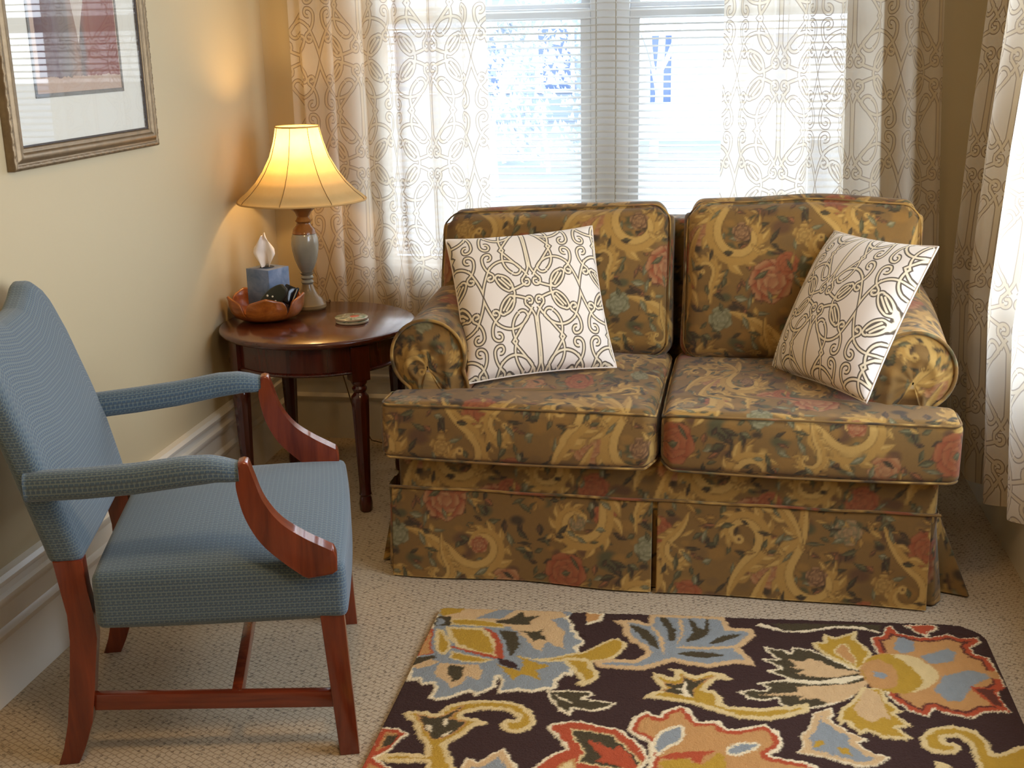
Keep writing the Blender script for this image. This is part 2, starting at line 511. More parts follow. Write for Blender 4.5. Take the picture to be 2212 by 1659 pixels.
m_vinyl = plain('white_vinyl', srgb(236, 238, 240), 0.35, 0.01)
m_glass = glass_mat('window_glass', 0.6)

def slat_mat():
    b = NB('blind_slat')
    d = b.n('ShaderNodeBsdfDiffuse'); d.inputs[0].default_value = srgb(240, 238, 232)
    t = b.n('ShaderNodeBsdfTranslucent'); t.inputs[0].default_value = srgb(246, 246, 242)
    ms = b.n('ShaderNodeMixShader'); ms.inputs[0].default_value = 0.45
    b.t.links.new(d.outputs[0], ms.inputs[1]); b.t.links.new(t.outputs[0], ms.inputs[2])
    return b.done(ms.outputs[0])
m_slat = slat_mat()

# ---------------------------------------------------------------- tapestry repeat, painted stroke by stroke
TN, TW, TH = 420, 0.66, 0.60
_px = (np.arange(TN)+0.5)/TN
TXX, TYY = np.meshgrid(_px*TW, _px*TH, indexing='xy')

def build_tapestry():
    L = lambda *c: np.array(srgb(*c)[:3])
    GOLD, GOLD2, GOLD3 = L(176, 133, 60), L(196, 155, 80), L(142, 102, 40)
    DARK, OLIVE, SAGE = L(66, 48, 22), L(82, 74, 38), L(116, 108, 70)
    RUST, ROSE, PINK, PLUM = L(146, 70, 30), L(160, 98, 52), L(178, 132, 84), L(98, 64, 30)
    img = np.zeros((TN, TN, 3)); img[:] = L(128, 93, 38)
    r_ = np.random.RandomState(11)
    def wrapd(cx, cy):
        dx = (TXX-cx+TW/2) % TW-TW/2; dy = (TYY-cy+TH/2) % TH-TH/2
        return dx, dy
    def fill(mask, col):
        m = np.clip(mask, 0, 1)[..., None]; img[:] = img*(1-m)+col*m
    for k in range(160):          # mottled ground
        dx, dy = wrapd(r_.rand()*TW, r_.rand()*TH); rr = 0.010+0.022*r_.rand()
        q = dx*dx/(rr*rr)+dy*dy/(rr*rr*0.5); c = [DARK, OLIVE, GOLD3, L(120, 88, 40), PLUM, GOLD3][r_.randint(6)]
        fill((1.2-q)*1.4*0.8, c)
    def leaf(cx, cy, a, L_, W_, c1, c2, bend=0.0, rim=0.5):
        dx, dy = wrapd(cx, cy); ca, sa = math.cos(a), math.sin(a)
        u = (dx*ca+dy*sa)/L_; v = (-dx*sa+dy*ca)/W_-bend*(u*u-0.3)
        e = 1-np.abs(u)**1.5-np.abs(v)/(1e-3+np.sqrt(np.clip(1-u*u, 0.02, 1)))
        k = W_/0.0022
        fill((e+1.0/k)*k, c1*rim); fill(e*k, c1); fill(np.where(v > 0, e*k, 0)*0.5, c2)
        fill(((0.12-np.abs(v))*9)*(e > 0.05)*0.6, c1*0.62)
    for k in range(280):
        c = [(OLIVE, SAGE), (SAGE, L(150, 140, 104)), (DARK, OLIVE), (OLIVE, L(112, 102, 62)), (GOLD3, GOLD), (PLUM, ROSE), (DARK, PLUM)][r_.randint(7)]
        leaf(r_.rand()*TW, r_.rand()*TH, r_.rand()*6.28, 0.012+0.014*r_.rand(), 0.004+0.005*r_.rand(), *c, bend=r_.uniform(-.4, .4))
    def bloom(cx, cy, Rr, c1, c2, n=6, ph=0.0):
        """full blown rose: rings of overlapping petals"""
        for ring, (rad, ps) in enumerate(((0.62, 0.50), (0.36, 0.40), (0.12, 0.28))):
            m = n if ring < 2 else 3
            for k in range(m):
                a = ph+ring*0.5+2*math.pi*k/m; px_, py_ = cx+Rr*rad*math.cos(a), cy+Rr*rad*math.sin(a)
                dx, dy = wrapd(px_, py_); ca, sa = math.cos(a), math.sin(a)
                u = (dx*ca+dy*sa)/(Rr*ps*0.85); v = (-dx*sa+dy*ca)/(Rr*ps)
                q = np.sqrt(u*u+v*v)*(1+0.07*np.sin(5*np.arctan2(v, u)+k)); kk = Rr*ps/0.0022
                mixc = c1*(1-0.25*ring)+c2*0.25*ring
                fill((1.08-q)*kk, mixc*0.55); fill((1-q)*kk, mixc)
                fill(np.clip((u-0.15)*1.6, 0, 1)*np.clip((1-q)*kk, 0, 1)*0.75, c2)
                fill(np.clip(-u, 0, 1)*np.clip((1-q)*kk, 0, 1)*0.35, c1*0.6)
    for (cx, cy, Rr, a, b_, n) in ((0.10, 0.12, 0.052, RUST, ROSE, 6), (0.44, 0.30, 0.056, RUST, PINK, 7), (0.60, 0.08, 0.040, ROSE, PINK, 5),
                                   (0.24, 0.44, 0.046, ROSE, PINK, 6), (0.62, 0.52, 0.046, RUST, ROSE, 6), (0.31, 0.20, 0.032, SAGE, L(156, 146, 108), 5),
                                   (0.04, 0.36, 0.040, RUST, ROSE, 6), (0.43, 0.55, 0.034, SAGE, PINK, 5), (0.20, 0.28, 0.030, RUST, ROSE, 5), (0.52, 0.42, 0.028, GOLD3, GOLD2, 5)):
        bloom(cx, cy, Rr, a, b_, n, r_.rand()*3)
    def scroll(cx, cy, rad, a0, turns, wmax, hand=1, tail=0.12, nl=11):
        """acanthus branch: tapering spine that curls in, ragged leaflets along its outer side"""
        M = 90; t = np.linspace(0, 1, M); ang = a0+hand*turns*2*math.pi*t; rr = rad*(1.0-0.80*t**0.9)
        xs = cx+rr*np.cos(ang); ys = cy+rr*np.sin(ang)
        tx, ty = xs[0]-xs[1], ys[0]-ys[1]; l_ = math.hypot(tx, ty); tx /= l_; ty /= l_
        s = np.linspace(1, 0, 26, endpoint=False); bend = hand*0.35*tail
        X = np.r_[xs[0]+tx*tail*s+(-ty)*bend*s*s, xs]; Y = np.r_[ys[0]+ty*tail*s+tx*bend*s*s, ys]
        n = len(X); tt = np.linspace(0, 1, n)
        TX, TY = np.gradient(X), np.gradient(Y); ln = np.hypot(TX, TY); TX /= ln; TY /= ln
        W = wmax*0.62*(np.sin(math.pi*tt**0.75)**0.8*0.95+0.05); W[-12:] = np.maximum(W[-12:], wmax*0.26)
        for k in range(nl):
            f = 0.10+0.74*k/(nl-1); i = int(f*(n-1)); w_ = W[i]
            th = math.atan2(TY[i], TX[i]); ox, oy = TY[i]*hand, -TX[i]*hand
            a_ = th-hand*(0.75-0.25*f); sz = wmax*(1.05-0.5*f)*(0.85+0.3*((k*7) % 3)/2)
            px_, py_ = X[i]+ox*w_*0.55+math.cos(a_)*sz*0.42, Y[i]+oy*w_*0.55+math.sin(a_)*sz*0.42
            leaf(px_, py_, a_, sz, sz*0.34, GOLD if k % 2 else GOLD3*0.5+GOLD*0.5, GOLD2, bend=hand*0.7, rim=0.58)
        best = np.full((TN, TN), 9.0); bi = np.zeros((TN, TN), int); sd = np.zeros((TN, TN))
        for i in range(n):
            dx, dy = wrapd(X[i], Y[i]); d_ = np.hypot(dx, dy)/W[i]; m = d_ < best
            best = np.where(m, d_, best); bi = np.where(m, i, bi); sd = np.where(m, np.sign(TX[i]*dy-TY[i]*dx), sd)
        e = (0.92-best)*(W[bi]/0.0022); outer = sd*hand < 0
        fill(np.where(outer, 0, 1)*(e+1.0), GOLD3*0.5); fill(e, GOLD); fill(np.clip(e, 0, 1)*np.where(outer, 0.0, 1.0)*0.8, GOLD2)
        fill(np.clip(e, 0, 1)*((0.13-best)*10)*0.7, GOLD3*0.7)
        dx, dy = wrapd(xs[-1], ys[-1]); rr_ = np.hypot(dx, dy)
        fill((wmax*0.36-rr_)/0.0022, GOLD2); fill((wmax*0.15-rr_)/0.0022, PLUM)
    for s_ in ((0.36, 0.42, 0.086, 2.4, 0.95, 0.040, 1, 0.15), (0.13, 0.26, 0.078, 0.3, 0.95, 0.038, -1, 0.16), (0.53, 0.18, 0.080, 3.6, 0.9, 0.038, 1, 0.14),
               (0.17, 0.53, 0.070, 5.2, 0.9, 0.036, 1, 0.12), (0.57, 0.40, 0.066, 1.2, 0.9, 0.032, -1, 0.13), (0.30, 0.06, 0.066, 4.2, 0.85, 0.032, -1, 0.12),
               (0.02, 0.47, 0.046, 2.0, 0.8, 0.024, 1, 0.08), (0.42, 0.10, 0.038, 0.8, 0.8, 0.020, -1, 0.08), (0.26, 0.33, 0.036, 5.6, 0.8, 0.020, 1, 0.07)): scroll(*s_)
    for (cx, cy, Rr, a, b_, n) in ((0.36, 0.43, 0.026, PLUM, PINK, 5), (0.13, 0.255, 0.022, SAGE, PINK, 5), (0.53, 0.18, 0.024, RUST, PINK, 5), (0.48, 0.345, 0.030, RUST, ROSE, 6)):
        bloom(cx, cy, Rr, a, b_, n, 0.4)
    for k in range(130):
        c = [(OLIVE, SAGE), (GOLD3, GOLD2), (GOLD, GOLD2), (DARK, OLIVE), (SAGE, L(150, 140, 104))][r_.randint(5)]
        leaf(r_.rand()*TW, r_.rand()*TH, r_.rand()*6.28, 0.012+0.013*r_.rand(), 0.0035+0.004*r_.rand(), *c, bend=r_.uniform(-.5, .5))
    return img.astype(np.float32)

TAP = build_tapestry()
def tapc(uv, off=(0.0, 0.0)):
    uv = uv/1.10
    x = ((uv[:, 0]+off[0])/TW*TN-0.5); y = ((uv[:, 1]+off[1])/TH*TN-0.5)
    x0 = np.floor(x).astype(int); y0 = np.floor(y).astype(int); fx = (x-x0)[:, None]; fy = (y-y0)[:, None]
    g = lambda i, j: TAP[j % TN, i % TN]
    return (g(x0, y0)*(1-fx)+g(x0+1, y0)*fx)*(1-fy)+(g(x0, y0+1)*(1-fx)+g(x0+1, y0+1)*fx)*fy

# ================================================================ the room
XR, YB, ZC = 2.57, -5.4, 2.75          # right wall, rear wall, ceiling
def struct(o): return tag(o, kind='structure')

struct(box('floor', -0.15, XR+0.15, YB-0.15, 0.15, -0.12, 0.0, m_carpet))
struct(box('ceiling', -0.15, XR+0.15, YB-0.15, 0.15, ZC, ZC+0.12, m_ceil))
struct(box('wall_left', -0.14, 0.0, YB-0.14, 0.14, 0.0, ZC, m_wall))
struct(box('wall_rear', 0.0, XR, YB-0.14, YB, 0.0, ZC, m_wall))
WX0, WX1, WZ0, WZ1 = 0.37, 2.18, 0.62, 2.26
def wall_with_hole(name, axis, a0, a1, t0, t1, h0, h1, z0, z1, mat):
    bm = bmesh.new()
    for (p0, p1, q0, q1) in ((a0, h0, 0, ZC), (h1, a1, 0, ZC), (h0, h1, 0, z0), (h0, h1, z1, ZC)):
        if axis == 'x': bm_box(bm, p0, p1, t0, t1, q0, q1)
        else: bm_box(bm, t0, t1, p0, p1, q0, q1)
    return bm_obj(name, bm, mat)
struct(wall_with_hole('wall_back', 'x', 0.0, XR, 0.0, 0.14, WX0, WX1, WZ0, WZ1, m_wall))
SY0, SY1 = -2.75, -0.78
struct(wall_with_hole('wall_right', 'y', YB-0.14, 0.14, XR, XR+0.14, SY0, SY1, WZ0, WZ1, m_wall))

# tall moulded baseboards
BP = [(0, 0), (0.020, 0), (0.020, 0.155), (0.024, 0.160), (0.026, 0.172), (0.020, 0.182), (0.016, 0.186), (0.016, 0.232), (0.022, 0.240), (0.030, 0.252), (0.030, 0.262), (0.020, 0.268), (0.020, 0.284), (0.028, 0.292), (0.030, 0.302), (0.022, 0.312), (0, 0.314)]
struct(prism('baseboard_left', BP, 'xz', YB, -0.0, m_trim))
struct(prism('baseboard_back', [(-x, z) for x, z in BP], 'yz', 0.03, XR-0.03, m_trim))
struct(prism('baseboard_right', [(XR-x, z) for x, z in BP], 'xz', YB, -0.0, m_trim))

# ---- double window behind the love seat
def make_window(name, axis):
    fr = empty(name, (0, 0, 0)); tag(fr, kind='structure')
    return fr
w1 = make_window('window_1', 'x')
bm = bmesh.new()
FY0, FY1 = 0.065, 0.125
for (a, b_) in ((WX0, WX0+0.05), (WX1-0.05, WX1)): bm_box(bm, a, b_, FY0, FY1, WZ0, WZ1, 0.004)
bm_box(bm, WX0+0.05, WX1-0.05, FY0, FY1, WZ0, WZ0+0.045, 0.004); bm_box(bm, WX0+0.05, WX1-0.05, FY0, FY1, WZ1-0.05, WZ1, 0.004)
bm_obj('window_frame', bm, m_vinyl, w1, True, 35)
box('window_mullion', 1.205, 1.346, 0.072, FY1, WZ0+0.045, WZ1-0.05, m_vinyl, w1, 0.004)
for (a, b_) in ((WX0+0.05, 1.205), (1.346, WX1-0.05)):
    bm = bmesh.new()
    # lower sash in front, upper sash behind, meeting rail at eye level
    bm_box(bm, a, b_, 0.072, 0.100, 1.575, 1.615, 0.004); bm_box(bm, a, b_, 0.072, 0.100, WZ0+0.045, WZ0+0.10, 0.004)
    bm_box(bm, a, a+0.035, 0.072, 0.100, WZ0+0.10, 1.575); bm_box(bm, b_-0.035, b_, 0.072, 0.100, WZ0+0.10, 1.575)
    s_ = bm_obj('window_sash', bm, m_vinyl, w1, True, 35)
    box('window_pane', a+0.035, b_-0.035, 0.084, 0.088, WZ0+0.10, 1.575, m_glass, s_)
    bm = bmesh.new()
    bm_box(bm, a, b_, 0.101, 0.122, 1.585, 1.630, 0.004); bm_box(bm, a, b_, 0.101, 0.122, WZ1-0.10, WZ1-0.05, 0.004)
    bm_box(bm, a, a+0.035, 0.101, 0.122, 1.63, WZ1-0.10); bm_box(bm, b_-0.035, b_, 0.101, 0.122, 1.63, WZ1-0.10)
    s_ = bm_obj('window_sash', bm, m_vinyl, w1, True, 35)
    box('window_pane', a+0.035, b_-0.035, 0.110, 0.114, 1.63, WZ1-0.10, m_glass, s_)
struct(box('trim_1', WX0-0.02, WX1+0.02, -0.035, 0.065, WZ0-0.03, WZ0, m_trim, None, 0.006))   # sill board
# ---- side window behind the curtain of the right wall
w2 = make_window('window_2', 'y')
bm = bmesh.new()
X0_, X1_ = XR+0.065, XR+0.125
for (a, b_) in ((SY0, SY0+0.05), (SY1-0.05, SY1)): bm_box(bm, X0_, X1_, a, b_, WZ0, WZ1)
for (a, b_) in ((WZ0, WZ0+0.05), (1.55, 1.60), (WZ1-0.05, WZ1)): bm_box(bm, X0_, X1_, SY0+0.05, SY1-0.05, a, b_)
bm_obj('window_frame', bm, m_vinyl, w2)
box('window_pane', XR+0.09, XR+0.094, SY0+0.05, SY1-0.05, WZ0+0.05, 1.55, m_glass, w2)
box('window_pane', XR+0.09, XR+0.094, SY0+0.05, SY1-0.05, 1.60, WZ1-0.05, m_glass, w2)

# ---- horizontal blind across both lights
bl = empty('window_blind', (1.275, 0.03, 2.22), 0, 'white horizontal slatted blind hanging across both window panes behind the sofa', 'blind')
Vs, Fs = [], []
NS, SX = 64, 40
tilt = R(13)
for k in range(NS):
    z = WZ0+0.045+k*0.0247
    xs = np.linspace(WX0+0.012, WX1-0.012, SX)
    sag = 0.0016*np.sin(xs*37)*0+0.0022*np.cos((xs-1.265)*30.0)*np.exp(-((xs-1.265)/0.12)**2)
    P = []
    for j, s in enumerate((-1, -0.4, 0.4, 1)):
        hz = 0.0014*(1-s*s)
        y = 0.030+s*0.0127*math.cos(tilt); zz = z+s*0.0127*math.sin(tilt)+hz
        P.append(np.stack([xs-1.275, np.full(SX, y-0.03), zz+sag-2.22], 1))
    P = np.stack(P)                      # 4 x SX x 3
    top = P.copy(); top[..., 2] += 0.0009
    V = np.concatenate([P.reshape(-1, 3), top.reshape(-1, 3)])
    g = grid_faces(4, SX)
    rim = []
    n4 = 4*SX
    for j in range(SX-1):
        rim.append((j, j+1, j+1+n4, j+n4)); a = 3*SX+j; rim.append((a+1, a, a+n4, a+1+n4))
    Vs.append(V); Fs.append((g[:, ::-1], g+n4, np.array(rim)))
parts = []
for V, fs in zip(Vs, Fs): parts.append((V, np.concatenate(fs)))
V, F = merge(parts)
mesh_np('slats', V, F, m_slat, bl, smooth=False)
box('head_rail', -0.895, 0.895, -0.016, 0.016, -0.005, 0.035, m_vinyl, bl, 0.003)
box('bottom_rail', -0.893, 0.893, -0.013, 0.013, WZ0+0.008-2.22, WZ0+0.030-2.22, m_vinyl, bl, 0.003)
m_cordw = plain('ladder_cord_yarn', srgb(176, 170, 156), 0.8)
for xc in (-0.62, -0.045, 0.025, 0.62):
    bm = bmesh.new()
    for yy in (-0.0145, 0.0135): bm_box(bm, xc-0.0011, xc+0.0011, yy, yy+0.0011, WZ0+0.03-2.22, 0.0)
    bm_obj('ladder_cord', bm, m_cordw, bl)

# ================================================================ curtains
def curtain(name, P0, sx, z0, z1, path, nfold_uv, label, sway=None, unit_off=(0.0, 0.0), hem=0.0, step=0.005):
    """path(s, t) -> (x, y) for cloth coordinate s (0..1), height fraction t"""
    ns = int(sx/step); nz = int((z1-z0)/0.02)
    s = np.linspace(0, 1, ns+1); t = np.linspace(0, 1, nz+1)
    Sg, Tg = np.meshgrid(s, t, indexing='ij')
    X, Y, Z = path(Sg, Tg)
    P = np.stack([X, Y, Z], -1)
    mid = P[:, nz//2]
    arc = np.r_[0, np.cumsum(np.linalg.norm(np.diff(mid, axis=0), axis=1))]
    uv = np.stack([np.repeat(arc[:, None], nz+1, 1)+unit_off[0], Z+unit_off[1]], -1).reshape(-1, 2)
    V = P.reshape(-1, 3)-np.array(P0)
    o = mesh_np(name, V, grid_faces(ns+1, nz+1), m_curt, None, puv=uv)
    o.location = P0
    return tag(o, label, 'curtain', 'scroll patterned curtains')

ZT = 2.42
def folds(S, spec):
    """sum of pleats: spec = [(centre, width, depth)] -> depth offset"""
    out = np.zeros_like(S)
    for c_, w_, d_ in spec: out += d_*np.exp(-((S-c_)/w_)**2)
    return out

def left_path(S, T):
    z = 0.40+(ZT-0.40)*T
    sp_ = 1.0+0.03*(1-T)
    xw = 0.135+0.705*S+0.016*np.sin(2*math.pi*S*6.0+0.6*np.sin(T*3))*1.0+0.014*(1-T)*S
    yy = -0.095-0.034*np.cos(2*math.pi*(S**0.85)*6.5+0.5*np.sin(T*2.2+S*3))*(0.75+0.25*np.sin(S*17))*(0.55+0.45*np.sin(math.pi*np.clip(S*1.05, 0, 1)))-0.008*np.sin(T*5+S*8)
    xw = np.minimum(np.maximum(xw, 0.128), 0.9)
    return xw, yy, z
curtain('window_curtain', (0.48, -0.10, ZT), 1.0, 0.40, ZT, left_path, 1, 'cream curtain with brown scrolls hanging behind the lit table lamp', unit_off=(0.03, 0.02))
def mid_path(S, T):
    z = 0.12+(ZT-0.12)*T
    yy = -0.095-0.036*np.cos(2*math.pi*(S**1.1)*6.0+1.0+0.4*np.sin(T*2.5))*(0.75+0.25*np.cos(S*13))
    xw = 1.675+(0.688+0.10*(1-T)**1.5)*S+0.016*np.sin(2*math.pi*S*6.0+0.5)*np.sin(math.pi*S)
    return xw, yy, z
curtain('window_curtain', (2.0, -0.10, ZT), 1.0, 0.12, ZT, mid_path, 1, 'cream scrolled curtain hanging between the window and the yellow wall corner', unit_off=(0.12, 0.10))
def right_path(S, T):
    hem = np.interp(S, [0, 0.45, 0.62, 0.8, 1.0], [0.185, 0.185, 0.215, 0.27, 0.32])
    z = hem+(ZT-hem)*T
    zz = z
    sway = np.interp(zz, [0.1, 0.4, 0.75, 1.2, 1.6, 2.42], [0.0, 0.08, 0.18, 0.08, -0.05, -0.15])
    y = -0.20+sway-1.35*S
    y = np.minimum(y, -0.135)
    f = 0.040*np.cos(2*math.pi*S*4.2-0.6)+0.012*np.sin(2*math.pi*S*9+T*2)
    x = 2.482+f*(0.75+0.25*(1-T))+0.03*np.exp(-((S-0.0)/0.05)**2)
    zlow = np.where(T < 0.02, z, z)
    return np.minimum(x, 2.535), y+0.03*np.sin(2*math.pi*S*4.2)*0.6, zlow
curtain('window_curtain', (2.47, -0.8, ZT), 1.7, 0.14, ZT, right_path, 1, 'nearest cream scrolled curtain, hanging along the side wall past the sofa arm', unit_off=(0.05, 0.0))
# rods the curtains hang from
for (P, lb) in (([(0.03, -0.095, 2.44), (2.40, -0.095, 2.44)], 'brass curtain rod above the double window'), ([(2.475, -2.45, 2.44), (2.475, -0.16, 2.44)], 'brass curtain rod above the side window')):
    o = tube('curtain_rod', np.linspace(P[0], P[1], 8), 0.012, plain('rod_brass', srgb(150, 120, 60), 0.3, Metallic=0.9), seg=12)
    tag(o, lb, 'curtain rod')

# ================================================================ love seat
SA = R(-1.9)
sofa = empty('love_seat', (1.5, -1.25, 0), SA, 'two seat sofa in mustard and rust floral tapestry with skirted base below the window', 'sofa')
H = 0.0042
def tap_rbox(name, dims, r, puff, place, off, parent=sofa, h=H, wr=0.0, seed=1, pexp=1.0, label=None):
    P, F, U, UV = rbox(*dims, r, h, puff, pexp)
    if wr:
        P = P+np.stack([wav(P, seed, wr, 9), wav(P, seed+1, wr, 9), wav(P, seed+2, wr, 11)], 1)
    P = place(P, U)
    return mesh_np(name, P, F, m_tap, parent, tap=tapc(UV, off), label=label)
def welt(P, rad, parent, off, closed=True):
    V, F = tube_arr(P, rad, 7, closed)
    return mesh_np('piping', V, F, m_tap, parent, tap=tapc(V[:, [0, 2]]*1.0+V[:, [1, 1]]*0.7, off)*1.0)
def loop_xy(a, b, r, n=26):
    pts = []
    for (cx, cy, a0) in ((a-r, b-r, 0), (-a+r, b-r, 90), (-a+r, -b+r, 180), (a-r, -b+r, 270)):
        for k in range(8):
            t = R(a0+90*k/7.0); pts.append((cx+r*math.cos(t), cy+r*math.sin(t)))
    out = []
    for i in range(len(pts)):
        p, q = pts[i], pts[(i+1) % len(pts)]
        d = math.dist(p, q); m = max(1, int(d/0.02))
        for k in range(m): out.append((p[0]+(q[0]-p[0])*k/m, p[1]+(q[1]-p[1])*k/m))
    return np.array(out)

# base
tap_rbox('base_rail', (0.745, 0.40, 0.075), 0.02, (0, 0, 0), lambda P, U: P+np.array([0.022, 0.405, 0.305]), (0.2, 0.37), h=0.006)
def skirt_panel(x0, x1, off, wv):
    nx, nz = int((x1-x0)/H), int(0.268/H)
    X, Z = np.meshgrid(np.linspace(x0, x1, nx+1), np.linspace(0.006, 0.272, nz+1), indexing='ij')
    t = 1-(Z-0.006)/0.266
    Y = -0.004-0.020*t**1.3-wv*t*np.sin((X-x0)/(x1-x0)*math.pi*3)*0.006-0.006*t*np.cos((X-x0)/(x1-x0)*math.pi*2)
    A = np.stack([X, Y, Z], -1).reshape(-1, 3); B = A+np.array([0, 0.005, 0])
    g = grid_faces(nx+1, nz+1); n = len(A); W_ = nz+1
    rim = [(i*W_, (i+1)*W_, (i+1)*W_+n, i*W_+n) for i in range(nx)]+[(i, i+1, i+1+n, i+n) for i in range(nz)]+[(nx*W_+i+1, nx*W_+i, nx*W_+i+n, nx*W_+i+1+n) for i in range(nz)]
    V = np.concatenate([A, B]); F = np.concatenate([g, g[:, ::-1]+n, np.array(rim)])
    uv = np.concatenate([np.stack([X, Z], -1).reshape(-1, 2)]*2)
    return mesh_np('skirt_panel', V, F, m_tap, sofa, tap=tapc(uv, off))
skirt_panel(-0.742, 0.012, (0.31, 0.08), 1.0)
skirt_panel(0.026, 0.752, (0.60, 0.36), -0.8)
# box pleat behind the split and the corner pleats
def cloth_strip(name, pts_top, pts_bot, off, z0=0.006, z1=0.272):
    """vertical cloth between a top polyline and a bottom polyline (x,y)"""
    def res(p, n):
        p = np.array(p, float); d = np.r_[0, np.cumsum(np.linalg.norm(np.diff(p, axis=0), axis=1))]
        s = np.linspace(0, d[-1], n); return np.stack([np.interp(s, d, p[:, 0]), np.interp(s, d, p[:, 1])], 1), d[-1]
    n = 90 if len(pts_top) < 6 else 240
    T_, L_ = res(pts_top, n); B_, _ = res(pts_bot, n)
    m = 60; z = np.linspace(0, 1, m+1)
    P = np.zeros((n, m+1, 3)); P[..., 0] = B_[:, None, 0]*(1-z)+T_[:, None, 0]*z; P[..., 1] = B_[:, None, 1]*(1-z)+T_[:, None, 1]*z
    P[..., 2] = z0+(z1-z0)*z
    s = np.linspace(0, L_, n); uv = np.stack([np.repeat(s[:, None], m+1, 1), P[..., 2]], -1).reshape(-1, 2)
    nrm = 0.004
    A = P.reshape(-1, 3)
    dd = np.gradient(B_, axis=0); dd /= np.linalg.norm(dd, axis=1)[:, None]+1e-9
    N = np.repeat(np.stack([-dd[:, 1], dd[:, 0], 0*dd[:, 0]], 1)[:, None], m+1, 1).reshape(-1, 3)
    V = np.concatenate([A, A+N*nrm]); g = grid_faces(n, m+1)
    return mesh_np(name, V, np.concatenate([g, g[:, ::-1]+len(A)]), m_tap, sofa, tap=tapc(np.concatenate([uv, uv]), off))
cloth_strip('pleat_insert', [(-0.02, 0.010), (0.06, 0.010)], [(-0.05, 0.006), (0.09, 0.006)], (0.1, 0.3))
cloth_strip('skirt_side', [(0.752, 0.008), (0.770, 0.012), (0.772, 0.10), (0.772, 0.80)],
            [(0.712, 0.016), (0.775, 0.005), (0.800, 0.045), (0.800, 0.10), (0.880, 0.075), (0.872, 0.16), (0.835, 0.24), (0.85, 0.45), (0.815, 0.80)], (0.45, 0.2))
cloth_strip('skirt_side', [(-0.742, 0.008), (-0.752, 0.012), (-0.754, 0.10), (-0.754, 0.80)],
            [(-0.738, 0.012), (-0.765, 0.03), (-0.775, 0.09), (-0.800, 0.07), (-0.795, 0.14), (-0.775, 0.25), (-0.785, 0.45), (-0.775, 0.80)], (0.05, 0.2))
welt(np.array([(x, -0.0065+0.002*math.sin(x*9), 0.273+0.0012*math.sin(x*23)) for x in np.linspace(-0.748, 0.775, 90)]), 0.0042, sofa, (0.1, 0.1), False)

# seat cushions (T shaped: the front ears run out in front of the arms)
def seat_cushion(x_in, x_out, x_arm, off, seed):
    cx, hx = (x_in+x_out)/2, abs(x_out-x_in)/2
    sg = 1 if x_out > x_in else -1
    hy = 0.315
    def place(P, U):
        Q = P.copy()
        y = Q[:, 1]+hy-0.062
        xo = sg*(Q[:, 0])/hx                                 # -1 inner .. 1 outer
        k = smooth01((y-0.058)/0.03)
        shrink = abs(x_out-x_arm)
        Q[:, 0] = Q[:, 0]-sg*k*shrink*np.clip((xo+1)/2, 0, 1)
        # inner front corner rounded in plan and the lower front edge sagging
        inner = np.clip((-xo-0.90)/0.10, 0, 1)
        y = y+0.022*inner**2*np.clip((0.02-y)/0.08, 0, 1)
        z = Q[:, 2]+0.463
        z = z-0.010*np.clip((0.1-y)/0.16, 0, 1)*np.cos(xo*1.2)*(U[:, 2] < 0)
        z = z+0.012*smooth01((y-0.0)/0.35)*(U[:, 2] > -0.5)
        z = z+0.030*inner**2*np.clip((0.02-y)/0.08, 0, 1)*(U[:, 2] < 0.0)-0.018*inner**2*(U[:, 2] > 0)
        return np.stack([Q[:, 0]+cx, y, z], 1)
    P, F, U, UV = rbox(hx, hy, 0.080, 0.024, H, (0, 0.012, 0.018), 0.7)
    P = P+np.stack([wav(P, seed, 0.002, 14), wav(P, seed+1, 0.002, 16), wav(P, seed+2, 0.0030, 13)], 1)
    o = mesh_np('seat_cushion', place(P, U), F, m_tap, sofa, tap=tapc(UV, off))
    lp = loop_xy(hx-0.004, hy-0.004, 0.03)
    for zz in (0.072, -0.072):
        Q = np.stack([lp[:, 0], lp[:, 1], np.full(len(lp), zz)], 1)
        Un = np.stack([lp[:, 0]/hx, lp[:, 1]/hy, np.full(len(lp), np.sign(zz))], 1)
        Q = place(Q, Un); Q[:, 1] += np.where(Un[:, 1] < -0.9, -0.006, 0); Q[:, 2] += 0.003*np.sign(zz)
        V, Fq = tube_arr(Q, 0.0034, 7, True)
        mesh_np('piping', V, Fq, m_tap, o, tap=tapc(V[:, [0, 1]], (0.3, 0.1))*1.0)
    return o
seat_cushion(0.024, -0.748, -0.530, (0.05, 0.45), 21)
seat_cushion(0.034, 0.805, 0.575, (0.42, 0.12), 31)

